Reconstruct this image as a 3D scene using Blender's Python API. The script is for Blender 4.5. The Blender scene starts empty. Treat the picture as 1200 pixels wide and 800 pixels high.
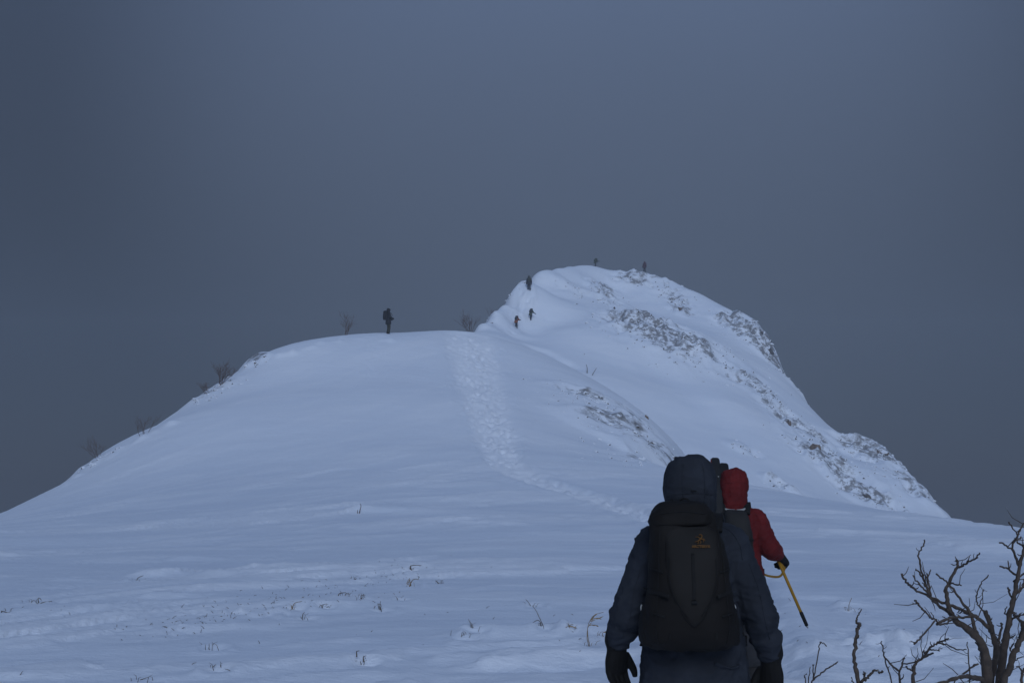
import bpy, math, random
import numpy as np
from mathutils import Vector, Matrix

# ------------------------------------------------------------------ camera, sky, sun, exposure
scene = bpy.context.scene
COL = scene.collection
FPX = 1666.7                    # 50 mm lens on a 36 mm sensor, in pixels of the 1200 px wide photograph
PITCH = math.atan(160 / FPX)
CAM_Z = 1.70
cam_data = bpy.data.cameras.new('camera')
cam_data.lens = 50; cam_data.sensor_width = 36
cam_data.clip_start = 0.1; cam_data.clip_end = 5000
cam = bpy.data.objects.new('camera', cam_data); COL.objects.link(cam)
cam.location = (0, 0, CAM_Z); cam.rotation_euler = (math.pi / 2 + PITCH, 0, 0)
scene.camera = cam

SUN_AZ, SUN_EL = math.radians(174), math.radians(29)      # clockwise from +Y: behind the camera, a touch to the right
sun_dir = Vector((math.sin(SUN_AZ) * math.cos(SUN_EL), math.cos(SUN_AZ) * math.cos(SUN_EL), math.sin(SUN_EL)))
sd = bpy.data.lights.new('sun', 'SUN'); sd.energy = 1.48; sd.angle = math.radians(30); sd.color = (0.67, 0.79, 1.0)
sun = bpy.data.objects.new('sun', sd); COL.objects.link(sun)
sun.rotation_euler = sun_dir.to_track_quat('Z', 'Y').to_euler(); sun.location = sun_dir * 60

world = bpy.data.worlds.new('World'); scene.world = world; world.use_nodes = True
wt = world.node_tree; wt.nodes.clear()
def wn(t, **k):
    n = wt.nodes.new(t)
    for a, b in k.items(): setattr(n, a, b)
    return n
w_out = wn('ShaderNodeOutputWorld'); w_bg = wn('ShaderNodeBackground'); w_bg.inputs['Strength'].default_value = 0.1
sky = wn('ShaderNodeTexSky', sky_type='NISHITA'); sky.sun_disc = False
sky.sun_elevation = SUN_EL; sky.sun_rotation = SUN_AZ; sky.altitude = 1500
w_tc = wn('ShaderNodeTexCoord'); w_sep = wn('ShaderNodeSeparateXYZ')
wt.links.new(w_tc.outputs['Generated'], w_sep.inputs[0])
# overcast sky: luminance rises to the zenith, raised further overhead to light the snow
w_cl = wn('ShaderNodeMapRange'); w_cl.inputs['From Min'].default_value = 0; w_cl.inputs['From Max'].default_value = 1
w_cl.inputs['To Min'].default_value = 1.0; w_cl.inputs['To Max'].default_value = 5.2
wt.links.new(w_sep.outputs['Z'], w_cl.inputs['Value'])
w_ns = wn('ShaderNodeTexNoise'); w_ns.inputs['Scale'].default_value = 1.5; w_ns.inputs['Detail'].default_value = 4
w_ns.inputs['Roughness'].default_value = 0.4
w_mp = wn('ShaderNodeMapping'); w_mp.inputs['Location'].default_value = (0.35, 0.0, 0.2)
wt.links.new(w_tc.outputs['Generated'], w_mp.inputs[0]); wt.links.new(w_mp.outputs[0], w_ns.inputs['Vector'])
w_nr = wn('ShaderNodeMapRange'); w_nr.inputs['From Min'].default_value = 0.3; w_nr.inputs['From Max'].default_value = 0.7
w_nr.inputs['To Min'].default_value = 0.92; w_nr.inputs['To Max'].default_value = 1.08
wt.links.new(w_ns.outputs['Fac'], w_nr.inputs['Value'])
# sky darkened away from a spot right of the summit, imitating lens falloff
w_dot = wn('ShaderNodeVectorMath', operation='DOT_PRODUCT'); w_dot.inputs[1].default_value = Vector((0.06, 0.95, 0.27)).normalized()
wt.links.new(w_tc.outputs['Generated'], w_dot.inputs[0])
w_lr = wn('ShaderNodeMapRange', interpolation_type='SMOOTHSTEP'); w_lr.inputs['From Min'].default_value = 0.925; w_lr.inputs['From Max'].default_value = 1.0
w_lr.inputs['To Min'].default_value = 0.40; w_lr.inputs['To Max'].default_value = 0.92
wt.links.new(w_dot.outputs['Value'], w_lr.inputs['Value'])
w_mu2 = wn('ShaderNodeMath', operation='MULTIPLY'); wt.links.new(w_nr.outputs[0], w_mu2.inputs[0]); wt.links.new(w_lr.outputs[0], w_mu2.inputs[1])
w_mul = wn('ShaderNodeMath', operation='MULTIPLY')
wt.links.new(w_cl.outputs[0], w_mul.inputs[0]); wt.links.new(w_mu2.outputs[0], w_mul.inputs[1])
w_col = wn('ShaderNodeMix', data_type='RGBA')              # cloud colour: greyer at the horizon, bluer overhead
w_col.inputs['A'].default_value = (0.385, 0.495, 0.715, 1); w_col.inputs['B'].default_value = (0.45, 0.80, 1.70, 1)
w_zp = wn('ShaderNodeMath', operation='MULTIPLY'); wt.links.new(w_sep.outputs['Z'], w_zp.inputs[0]); wt.links.new(w_sep.outputs['Z'], w_zp.inputs[1])
w_zc = wn('ShaderNodeMath', operation='MULTIPLY'); w_zc.inputs[1].default_value = 1.8; w_zc.use_clamp = True
wt.links.new(w_zp.outputs[0], w_zc.inputs[0]); wt.links.new(w_zc.outputs[0], w_col.inputs['Factor'])
w_vm = wn('ShaderNodeVectorMath', operation='SCALE')
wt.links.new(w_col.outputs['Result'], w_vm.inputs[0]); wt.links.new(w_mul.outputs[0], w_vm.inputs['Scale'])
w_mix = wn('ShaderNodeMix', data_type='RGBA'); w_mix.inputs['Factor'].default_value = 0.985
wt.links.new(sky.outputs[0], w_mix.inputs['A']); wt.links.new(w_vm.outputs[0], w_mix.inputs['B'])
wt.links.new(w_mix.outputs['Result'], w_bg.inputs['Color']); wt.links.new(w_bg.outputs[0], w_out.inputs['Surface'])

scene.view_settings.view_transform = 'Standard'; scene.view_settings.look = 'None'
scene.view_settings.gamma = 1; scene.view_settings.use_curve_mapping = False
scene.view_settings.exposure = 0.0
scene.render.engine = 'CYCLES'
scene.cycles.use_denoising = True
scene.cycles.max_bounces = 6; scene.cycles.diffuse_bounces = 3; scene.cycles.volume_bounces = 1

random.seed(7); RNG = np.random.default_rng(7)

# ------------------------------------------------------------------ noise
def _h(ix, iy, iz, seed):
    h = (ix.astype(np.int64) * 374761393 + iy.astype(np.int64) * 668265263 + iz.astype(np.int64) * 2147483647 + seed * 974634777) & 0xffffffff
    h = ((h ^ (h >> 13)) * 1274126177) & 0xffffffff
    h = ((h ^ (h >> 16)) * 2246822519) & 0xffffffff
    return ((h ^ (h >> 15)) & 0xffffff).astype(np.float32) / float(0xffffff)
def noise2(x, y, seed=0):
    x0 = np.floor(x); y0 = np.floor(y); fx = (x - x0); fy = (y - y0)
    fx = fx * fx * fx * (fx * (fx * 6 - 15) + 10); fy = fy * fy * fy * (fy * (fy * 6 - 15) + 10)
    x0 = x0.astype(np.int64); y0 = y0.astype(np.int64); z = np.zeros_like(x0)
    a = _h(x0, y0, z, seed); b = _h(x0 + 1, y0, z, seed); c = _h(x0, y0 + 1, z, seed); d = _h(x0 + 1, y0 + 1, z, seed)
    return (a + (b - a) * fx) * (1 - fy) + (c + (d - c) * fx) * fy
def noise3(p, seed=0):
    f0 = np.floor(p); f = p - f0; f = f * f * (3 - 2 * f); i = f0.astype(np.int64)
    r = 0
    for dx in (0, 1):
        wx = f[:, 0] if dx else 1 - f[:, 0]
        for dy in (0, 1):
            wy = f[:, 1] if dy else 1 - f[:, 1]
            for dz in (0, 1):
                wz = f[:, 2] if dz else 1 - f[:, 2]
                r = r + wx * wy * wz * _h(i[:, 0] + dx, i[:, 1] + dy, i[:, 2] + dz, seed)
    return r
def fbm2(x, y, oct=4, seed=0, gain=0.5):
    s = 0; a = 1; t = 0
    for k in range(oct):
        c, sn = math.cos(k * 1.3), math.sin(k * 1.3)
        s = s + a * noise2((x * c - y * sn) * 2 ** k + 17.3 * k, (x * sn + y * c) * 2 ** k - 9.1 * k, seed + k); t += a; a *= gain
    return s / t
def sstep(a, b, v):
    t = np.clip((v - a) / (b - a), 0, 1); return t * t * (3 - 2 * t)

# ------------------------------------------------------------------ pixels of the photograph to directions and points
CP, SP = math.cos(PITCH), math.sin(PITCH)
def ray(px, py):
    cx = (px - 600) / FPX; cy = (400 - py) / FPX
    v = np.array([cx, CP - SP * cy, SP + CP * cy]); return v / v[1]
def P(px, py, d):
    r = ray(px, py); return (r[0] * d, d, CAM_Z + r[2] * d)

# ------------------------------------------------------------------ materials
def mat(name):
    m = bpy.data.materials.new(name); m.use_nodes = True
    return m, m.node_tree, m.node_tree.nodes['Principled BSDF']
def cloth(name, col, rough=0.8, bump=0.25, scale=140, sheen=0.0, var=0.25):
    m, t, b = mat(name)
    tc = t.nodes.new('ShaderNodeTexCoord')
    n = t.nodes.new('ShaderNodeTexNoise'); n.inputs['Scale'].default_value = 7; n.inputs['Detail'].default_value = 5
    t.links.new(tc.outputs['Object'], n.inputs['Vector'])
    mr = t.nodes.new('ShaderNodeMapRange'); mr.inputs['From Min'].default_value = 0.3; mr.inputs['From Max'].default_value = 0.7
    mr.inputs['To Min'].default_value = 1 - var; mr.inputs['To Max'].default_value = 1 + var
    t.links.new(n.outputs['Fac'], mr.inputs['Value'])
    vm = t.nodes.new('ShaderNodeVectorMath'); vm.operation = 'SCALE'; vm.inputs[0].default_value = col
    t.links.new(mr.outputs[0], vm.inputs['Scale']); t.links.new(vm.outputs[0], b.inputs['Base Color'])
    n2 = t.nodes.new('ShaderNodeTexNoise'); n2.inputs['Scale'].default_value = scale; n2.inputs['Detail'].default_value = 3
    t.links.new(tc.outputs['Object'], n2.inputs['Vector'])
    bp = t.nodes.new('ShaderNodeBump'); bp.inputs['Strength'].default_value = bump; bp.inputs['Distance'].default_value = 0.003
    t.links.new(n2.outputs['Fac'], bp.inputs['Height']); t.links.new(bp.outputs[0], b.inputs['Normal'])
    b.inputs['Roughness'].default_value = rough
    b.inputs['Specular IOR Level'].default_value = 0.12
    return m
M_NAVY = cloth('navy_shell', (0.027, 0.030, 0.0375), 0.8)
M_NAVY_T = cloth('dark_trousers', (0.03, 0.032, 0.038), 0.8)
M_BLACK = cloth('black_nylon', (0.0125, 0.0105, 0.009), 0.7, 0.35, 220)
M_BLACK2 = cloth('black_panel', (0.0150, 0.0128, 0.0108), 0.6, 0.2, 260)
M_GLOVE = cloth('black_glove', (0.012, 0.011, 0.010), 0.7, 0.4, 120)
M_STRAP = cloth('webbing', (0.014, 0.013, 0.012), 0.7, 0.4, 300)
M_RED = cloth('red_shell', (0.122, 0.013, 0.013), 0.8)
M_CHAR = cloth('charcoal_nylon', (0.026, 0.024, 0.022), 0.75, 0.3, 200)
M_SKIN = cloth('skin', (0.42, 0.25, 0.18), 0.55, 0.1, 90, var=0.08)
M_BOOT = cloth('boot_leather', (0.03, 0.027, 0.024), 0.6)
M_ORANGE = cloth('orange_stitch', (0.15, 0.068, 0.016), 0.6, 0.1, 300, var=0.1)
M_YELLOW = cloth('yellow_shaft', (0.36, 0.19, 0.02), 0.4, 0.05, 60, var=0.15)
M_YSTRAP = cloth('yellow_leash', (0.24, 0.13, 0.02), 0.8, 0.3, 200)
M_RUBBER = cloth('black_rubber', (0.012, 0.012, 0.012), 0.6)
M_STEEL = cloth('steel', (0.35, 0.35, 0.36), 0.35); M_STEEL.node_tree.nodes['Principled BSDF'].inputs['Metallic'].default_value = 1
M_SKI = cloth('ski_topsheet', (0.02, 0.02, 0.02), 0.5, 0.05, 50)
M_SKIRED = cloth('ski_red_edge', (0.16, 0.015, 0.013), 0.5, 0.05, 50)
M_GREYPL = cloth('pale_plastic', (0.4, 0.4, 0.38), 0.5, 0.05, 50)
M_KHAKI = cloth('khaki_cloth', (0.05, 0.05, 0.035), 0.85)
M_RUST = cloth('rust_cloth', (0.22, 0.075, 0.035), 0.85)
M_OLIVE = cloth('olive_cloth', (0.05, 0.06, 0.035), 0.85)
M_DPURP = cloth('dark_plum_cloth', (0.08, 0.04, 0.045), 0.85)
M_DARK = cloth('dark_cloth', (0.03, 0.03, 0.032), 0.85)

def bark_mat(name, col, frost=0.0):
    m, t, b = mat(name)
    tc = t.nodes.new('ShaderNodeTexCoord'); n = t.nodes.new('ShaderNodeTexNoise')
    n.inputs['Scale'].default_value = 22; n.inputs['Detail'].default_value = 6; n.inputs['Roughness'].default_value = 0.7
    t.links.new(tc.outputs['Object'], n.inputs['Vector'])
    r = t.nodes.new('ShaderNodeValToRGB'); r.color_ramp.elements[0].position = 0.3; r.color_ramp.elements[1].position = 0.75
    r.color_ramp.elements[0].color = (*[c * 0.5 for c in col], 1); r.color_ramp.elements[1].color = (*[c * 1.5 for c in col], 1)
    t.links.new(n.outputs['Fac'], r.inputs['Fac'])
    last = r.outputs['Color']
    if frost:
        ge = t.nodes.new('ShaderNodeNewGeometry'); sp = t.nodes.new('ShaderNodeSeparateXYZ'); t.links.new(ge.outputs['Normal'], sp.inputs[0])
        ad = t.nodes.new('ShaderNodeMath'); ad.operation = 'ADD'; t.links.new(sp.outputs['Z'], ad.inputs[0]); t.links.new(n.outputs['Fac'], ad.inputs[1])
        mr = t.nodes.new('ShaderNodeMapRange'); mr.inputs['From Min'].default_value = 1.55 - frost; mr.inputs['From Max'].default_value = 1.75 - frost
        t.links.new(ad.outputs[0], mr.inputs['Value'])
        mx = t.nodes.new('ShaderNodeMix'); mx.data_type = 'RGBA'; mx.inputs['B'].default_value = (0.75, 0.78, 0.82, 1)
        t.links.new(mr.outputs[0], mx.inputs['Factor']); t.links.new(last, mx.inputs['A']); last = mx.outputs['Result']
    t.links.new(last, b.inputs['Base Color'])
    bp = t.nodes.new('ShaderNodeBump'); bp.inputs['Strength'].default_value = 0.8; bp.inputs['Distance'].default_value = 0.006
    t.links.new(n.outputs['Fac'], bp.inputs['Height']); t.links.new(bp.outputs[0], b.inputs['Normal'])
    b.inputs['Roughness'].default_value = 0.85
    return m
M_BARK = bark_mat('bark', (0.078, 0.056, 0.041), 0.14)
M_BARK_FROST = bark_mat('frosted_bark', (0.13, 0.085, 0.065), 0.3)
M_GRASS = bark_mat('dry_grass_stem', (0.24, 0.16, 0.08))
M_SEED = bark_mat('dry_seed_head', (0.34, 0.22, 0.10))
M_GRASSDK = bark_mat('dead_stem', (0.12, 0.09, 0.06), 0.1)

def snow_nodes(t, b):
    """snow colour, wind relief and, where the vertex attribute 'rock' says so, bare stone between the snow"""
    N = t.nodes.new; L = t.links.new
    tc = N('ShaderNodeTexCoord')
    mp = N('ShaderNodeMapping'); mp.inputs['Scale'].default_value = (0.5, 1.8, 1.0); mp.inputs['Rotation'].default_value = (0, 0, math.radians(-28))
    L(tc.outputs['Object'], mp.inputs[0])
    n1 = N('ShaderNodeTexNoise'); n1.inputs['Scale'].default_value = 1.6; n1.inputs['Detail'].default_value = 7; n1.inputs['Roughness'].default_value = 0.62
    L(mp.outputs[0], n1.inputs['Vector'])
    n2 = N('ShaderNodeTexNoise'); n2.inputs['Scale'].default_value = 16; n2.inputs['Detail'].default_value = 5; n2.inputs['Roughness'].default_value = 0.7
    L(tc.outputs['Object'], n2.inputs['Vector'])
    b1 = N('ShaderNodeBump'); b1.inputs['Strength'].default_value = 0.32; b1.inputs['Distance'].default_value = 0.10; L(n1.outputs['Fac'], b1.inputs['Height'])
    b2 = N('ShaderNodeBump'); b2.inputs['Strength'].default_value = 0.6; b2.inputs['Distance'].default_value = 0.025; L(n2.outputs['Fac'], b2.inputs['Height'])
    L(b1.outputs[0], b2.inputs['Normal']); L(b2.outputs[0], b.inputs['Normal'])
    # snow colour: packed and loose snow differ a little
    n3 = N('ShaderNodeTexNoise'); n3.inputs['Scale'].default_value = 0.25; n3.inputs['Detail'].default_value = 6
    L(mp.outputs[0], n3.inputs['Vector'])
    sr = N('ShaderNodeValToRGB'); sr.color_ramp.elements[0].position = 0.35; sr.color_ramp.elements[1].position = 0.65
    sr.color_ramp.elements[0].color = (0.75, 0.795, 0.86, 1); sr.color_ramp.elements[1].color = (0.80, 0.84, 0.89, 1)
    L(n3.outputs['Fac'], sr.inputs['Fac'])
    al = N('ShaderNodeAttribute'); al.attribute_name = 'loose_or_lit'          # broken drifted snow is whiter than crust; far slopes whitened as if lit
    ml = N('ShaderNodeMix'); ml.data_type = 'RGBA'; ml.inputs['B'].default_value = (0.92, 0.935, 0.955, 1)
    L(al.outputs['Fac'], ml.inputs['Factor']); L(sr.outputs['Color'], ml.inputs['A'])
    # stone
    at = N('ShaderNodeAttribute'); at.attribute_name = 'rock'
    n4 = N('ShaderNodeTexNoise'); n4.inputs['Scale'].default_value = 0.7; n4.inputs['Detail'].default_value = 8; n4.inputs['Roughness'].default_value = 0.7
    L(tc.outputs['Object'], n4.inputs['Vector'])
    ad = N('ShaderNodeMath'); ad.operation = 'MULTIPLY_ADD'; ad.inputs[1].default_value = 0.50; L(at.outputs['Fac'], ad.inputs[0]); L(n4.outputs['Fac'], ad.inputs[2])
    mr = N('ShaderNodeMapRange'); mr.inputs['From Min'].default_value = 0.80; mr.inputs['From Max'].default_value = 0.96; mr.inputs['To Max'].default_value = 0.80
    L(ad.outputs[0], mr.inputs['Value'])
    n6 = N('ShaderNodeTexNoise'); n6.inputs['Scale'].default_value = 1.25; n6.inputs['Detail'].default_value = 6; n6.inputs['Roughness'].default_value = 0.65; L(tc.outputs['Object'], n6.inputs['Vector'])
    m6 = N('ShaderNodeMapRange'); m6.inputs['From Min'].default_value = 0.43; m6.inputs['From Max'].default_value = 0.54; L(n6.outputs['Fac'], m6.inputs['Value'])
    mf = N('ShaderNodeMath'); mf.operation = 'MULTIPLY'; L(mr.outputs[0], mf.inputs[0]); L(m6.outputs[0], mf.inputs[1])
    n5 = N('ShaderNodeTexNoise'); n5.inputs['Scale'].default_value = 3.5; n5.inputs['Detail'].default_value = 5; L(tc.outputs['Object'], n5.inputs['Vector'])
    rr = N('ShaderNodeValToRGB'); rr.color_ramp.elements[0].position = 0.35; rr.color_ramp.elements[1].position = 0.7
    rr.color_ramp.elements[0].color = (0.05, 0.043, 0.04, 1); rr.color_ramp.elements[1].color = (0.21, 0.18, 0.155, 1)
    L(n5.outputs['Fac'], rr.inputs['Fac'])
    mx = N('ShaderNodeMix'); mx.data_type = 'RGBA'
    L(mf.outputs[0], mx.inputs['Factor']); L(ml.outputs['Result'], mx.inputs['A']); L(rr.outputs['Color'], mx.inputs['B'])
    L(mx.outputs['Result'], b.inputs['Base Color'])
    b.inputs['Roughness'].default_value = 0.65; b.inputs['Specular IOR Level'].default_value = 0.25
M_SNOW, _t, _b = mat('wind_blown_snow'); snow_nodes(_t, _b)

def rock_mat(name, lo, hi, cover):
    m, t, b = mat(name); N = t.nodes.new; L = t.links.new
    tc = N('ShaderNodeTexCoord')
    n = N('ShaderNodeTexNoise'); n.inputs['Scale'].default_value = 2.5; n.inputs['Detail'].default_value = 8; n.inputs['Roughness'].default_value = 0.7
    L(tc.outputs['Object'], n.inputs['Vector'])
    r = N('ShaderNodeValToRGB'); r.color_ramp.elements[0].position = 0.35; r.color_ramp.elements[1].position = 0.7
    r.color_ramp.elements[0].color = (*lo, 1); r.color_ramp.elements[1].color = (*hi, 1); L(n.outputs['Fac'], r.inputs['Fac'])
    ge = N('ShaderNodeNewGeometry'); sp = N('ShaderNodeSeparateXYZ'); L(ge.outputs['Normal'], sp.inputs[0])
    ad = N('ShaderNodeMath'); ad.operation = 'MULTIPLY_ADD'; ad.inputs[1].default_value = 0.9; L(n.outputs['Fac'], ad.inputs[0]); L(sp.outputs['Z'], ad.inputs[2])
    mr = N('ShaderNodeMapRange'); mr.inputs['From Min'].default_value = cover; mr.inputs['From Max'].default_value = cover + 0.25; L(ad.outputs[0], mr.inputs['Value'])
    mx = N('ShaderNodeMix'); mx.data_type = 'RGBA'; mx.inputs['B'].default_value = (0.8, 0.83, 0.87, 1)
    L(mr.outputs[0], mx.inputs['Factor']); L(r.outputs['Color'], mx.inputs['A']); L(mx.outputs['Result'], b.inputs['Base Color'])
    bp = N('ShaderNodeBump'); bp.inputs['Strength'].default_value = 0.9; bp.inputs['Distance'].default_value = 0.08; L(n.outputs['Fac'], bp.inputs['Height']); L(bp.outputs[0], b.inputs['Normal'])
    b.inputs['Roughness'].default_value = 0.9
    return m
M_ROCK = rock_mat('dark_rock', (0.05, 0.045, 0.042), (0.17, 0.145, 0.125), 0.85)
M_ROCKB = rock_mat('brown_rock', (0.08, 0.055, 0.04), (0.26, 0.18, 0.12), 0.95)
M_ROCKS = rock_mat('snow_dusted_rock', (0.07, 0.065, 0.06), (0.24, 0.22, 0.20), 0.42)

# ------------------------------------------------------------------ object helpers
def link(name, me, m=None, parent=None):
    o = bpy.data.objects.new(name, me); COL.objects.link(o)
    if m is not None and me is not None: me.materials.append(m)
    if parent is not None: o.parent = parent
    return o
def tag(o, label, cat, group=None):
    o['label'] = label; o['category'] = cat
    if group: o['group'] = group
    return o
def empty(name, loc, rz=0):
    o = bpy.data.objects.new(name, None); COL.objects.link(o); o.location = loc; o.rotation_euler = (0, 0, rz); o.empty_display_size = 0.2
    return o
def mesh(name, verts, faces, smooth=True):
    me = bpy.data.meshes.new(name); me.from_pydata([tuple(map(float, v)) for v in verts], [], faces)
    if smooth: me.polygons.foreach_set('use_smooth', [True] * len(me.polygons))
    me.validate(); me.update(); return me
def loft(path, radii, side=(1, 0, 0), n=16, e=2.0, closed=True, flat=False):
    """tube through path; radii are numbers or (across, deep) pairs; e is the super-ellipse exponent"""
    path = [Vector(p) for p in path]; side = Vector(side); V = []; F = []; k = len(path)
    for i, c in enumerate(path):
        t = (path[min(i + 1, k - 1)] - path[max(i - 1, 0)])
        if t.length < 1e-9: t = Vector((0, 0, 1))
        t.normalize()
        u = side - t * side.dot(t)
        if u.length < 1e-4: u = t.orthogonal()
        u.normalize(); v = t.cross(u)
        if flat: u, v = Vector((1, 0, 0)), Vector((0, 1, 0))
        r = radii[i] if not isinstance(radii, (int, float)) else radii
        rx, ry = (r, r) if isinstance(r, (int, float)) else r
        for j in range(n):
            a = 2 * math.pi * j / n; ca, sa = math.cos(a), math.sin(a)
            ca = math.copysign(abs(ca) ** (2 / e), ca); sa = math.copysign(abs(sa) ** (2 / e), sa)
            V.append(c + u * (rx * ca) + v * (ry * sa))
    for i in range(k - 1):
        for j in range(n):
            j2 = (j + 1) % n; F.append((i * n + j, i * n + j2, (i + 1) * n + j2, (i + 1) * n + j))
    if closed:
        F.append(tuple(reversed(range(n)))); F.append(tuple(range((k - 1) * n, k * n)))
    return V, F
def join(parts):
    V = []; F = []
    for v, f in parts:
        o = len(V); V += list(v); F += [tuple(i + o for i in q) for q in f]
    return V, F
def smooth_path(pts, sub=4):
    """Catmull-Rom through pts (any dimension)"""
    p = np.array(pts, float); q = np.vstack([2 * p[0] - p[1], p, 2 * p[-1] - p[-2]]); out = []
    for i in range(1, len(q) - 2):
        for s in range(sub):
            t = s / sub
            out.append(0.5 * ((2 * q[i]) + (-q[i - 1] + q[i + 1]) * t + (2 * q[i - 1] - 5 * q[i] + 4 * q[i + 1] - q[i + 2]) * t * t + (-q[i - 1] + 3 * q[i] - 3 * q[i + 1] + q[i + 2]) * t ** 3))
    out.append(p[-1]); return np.array(out)
def sloft(path, radii, sub=4, **k):
    r = [(a, a) if isinstance(a, (int, float)) else a for a in radii]
    q = smooth_path([list(p) + list(a) for p, a in zip(path, r)], sub)
    return loft([x[:3] for x in q], [(max(0.001, x[3]), max(0.001, x[4])) for x in q], **k)
def remesh(name, parts, voxel, it=4, wr=None, seed=1):
    """one continuous skin round overlapping lofts, smoothed; wr = (amplitude, (sx, sy, sz)) adds folds"""
    V, F = join(parts); me = mesh('tmp', V, F)
    o = bpy.data.objects.new('tmp', me); COL.objects.link(o)
    md = o.modifiers.new('r', 'REMESH'); md.mode = 'VOXEL'; md.voxel_size = voxel; md.use_smooth_shade = True
    sm = o.modifiers.new('s', 'SMOOTH'); sm.iterations = it; sm.factor = 0.5
    dg = bpy.context.evaluated_depsgraph_get(); out = bpy.data.meshes.new_from_object(o.evaluated_get(dg))
    out.name = name; bpy.data.objects.remove(o); bpy.data.meshes.remove(me)
    out.materials.clear()
    if wr: wrinkle(out, wr[0], wr[1], seed)
    out.polygons.foreach_set('use_smooth', [True] * len(out.polygons))
    return out
def wrinkle(me, amp, freq, seed=1):
    n = len(me.vertices); co = np.empty(n * 3, np.float32); me.vertices.foreach_get('co', co); co = co.reshape(-1, 3)
    nr = np.empty(n * 3, np.float32); me.vertex_normals.foreach_get('vector', nr); nr = nr.reshape(-1, 3)
    f = np.array(freq, float); p = co * f
    w = (noise3(co * 5.0, seed + 9) - 0.5) * 2.2; p = p + w[:, None]
    a = noise3(p, seed); b = noise3(p * 2.1 + 5, seed + 1)
    d = (1 - np.abs(2 * a - 1)) * 0.7 + (1 - np.abs(2 * b - 1)) * 0.3 - 0.55
    c = noise3(p * np.array([2.6, 2.6, 2.2]) + 11, seed + 3); d = d + 0.35 * (np.clip(1 - np.abs(2 * c - 1) * 2.2, 0, 1) - .3)   # sharper creases
    co = co + nr * (d * 2 * amp)[:, None]
    me.vertices.foreach_set('co', co.astype(np.float32).ravel()); me.update()

# ------------------------------------------------------------------ terrain
APEX = 12.0
Y = np.concatenate([np.linspace(-9, 5, 30, endpoint=False), (5 + APEX) * np.exp(np.arange(0, 0.998, 1 / 300) * math.log((50 + APEX) / (5 + APEX))) - APEX,
                    np.arange(50, 110, 0.25), np.arange(110, 225, 0.33), np.linspace(225, 360, 70)])
Y = np.unique(np.round(Y, 4))
U = np.concatenate([np.linspace(-1.3, -0.45, 40, endpoint=False), np.linspace(-0.45, 0.45, 1080), np.linspace(0.45, 1.3, 41)[1:]])
XX = (U[None, :] * (Y[:, None] + APEX)).astype(np.float64); YY = np.repeat(Y[:, None], len(U), 1)

def tps_fit(pts, lam=0.02):
    p = np.array(pts, float); n = len(p); d2 = ((p[:, None, :2] - p[None, :, :2]) ** 2).sum(2)
    K = 0.5 * d2 * np.log(d2 + 1e-9) + lam * np.eye(n) * 50
    Q = np.hstack([np.ones((n, 1)), p[:, :2]])
    A = np.zeros((n + 3, n + 3)); A[:n, :n] = K; A[:n, n:] = Q; A[n:, :n] = Q.T
    s = np.linalg.solve(A, np.concatenate([p[:, 2], np.zeros(3)])); return p[:, :2], s[:n], s[n:]
def tps_eval(m, X, Yv):
    c, w, a = m; out = a[0] + a[1] * X + a[2] * Yv
    for (cx, cy), wi in zip(c, w):
        d2 = (X - cx) ** 2 + (Yv - cy) ** 2; out = out + wi * 0.5 * d2 * np.log(d2 + 1e-9)
    return out
# the near knoll: its crest line against the sky and the shoulder that runs down to the right
crest = [(0, 602, 62), (60, 575, 66), (105, 541, 70), (170, 509, 75), (235, 466, 80), (300, 421, 86), (350, 405, 90), (400, 393, 93), (455, 392, 95), (500, 390, 96), (545, 390, 97)]
should = [(600, 401, 98), (650, 421, 97), (700, 446, 93), (740, 474, 87), (770, 510, 79), (800, 548, 72), (850, 568, 66), (935, 583, 60), (1030, 599, 55), (1115, 611, 51), (1200, 620, 48)]
near = [P(*c) for c in crest + should]
for (px, py, d) in crest:                       # the far side falls away
    x, y, z = P(px, py, d); near += [(x * 1.03 - .4, y * 1.03, z - 0.35), (x * 1.10 - 1.5, y * 1.10, z - 3.2), (x * 1.35 - 6, y * 1.35, z - 16)]
for (px, py, d) in should:
    x, y, z = P(px, py, d); near += [(x * 1.03 + .3, y * 1.03, z - 0.3), (x * 1.08 + 1.6, y * 1.08, z - 1.0), (x * 1.3 + 6, y * 1.3, z - 6)]
for y in (-9, 4, 14, 24, 34):
    for x in (-0.5, -0.25, 0, 0.25, 0.5):
        near.append((x * (y + 14), y, 0.0 + 0.004 * max(0, y - 10) - (0.0 if abs(x) < 0.3 else 0.15 * (y + 9) / 40)))
near += [P(200, 600, 47), P(350, 590, 47), P(545, 590, 48), P(700, 598, 46), P(850, 606, 42), P(180, 560, 59), P(330, 510, 66), P(450, 480, 71), P(545, 470, 74), P(330, 450, 79), P(450, 425, 83), P(545, 425, 85),
         P(850, 585, 52), P(935, 598, 48), P(1030, 613, 44), P(1115, 625, 42), P(1200, 634, 40), P(1115, 650, 33), P(1200, 655, 33), P(935, 625, 38),
         P(620, 520, 66), P(620, 460, 80), P(700, 540, 63), P(600, 430, 87),
         (-75, 80, -26), (-60, 40, -11), (-45, 10, -5), (55, 40, -8), (40, 12, -4), (70, 70, -16), (0, 170, -14), (60, 150, -24), (-80, 150, -50), (110, 110, -40)]
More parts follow.
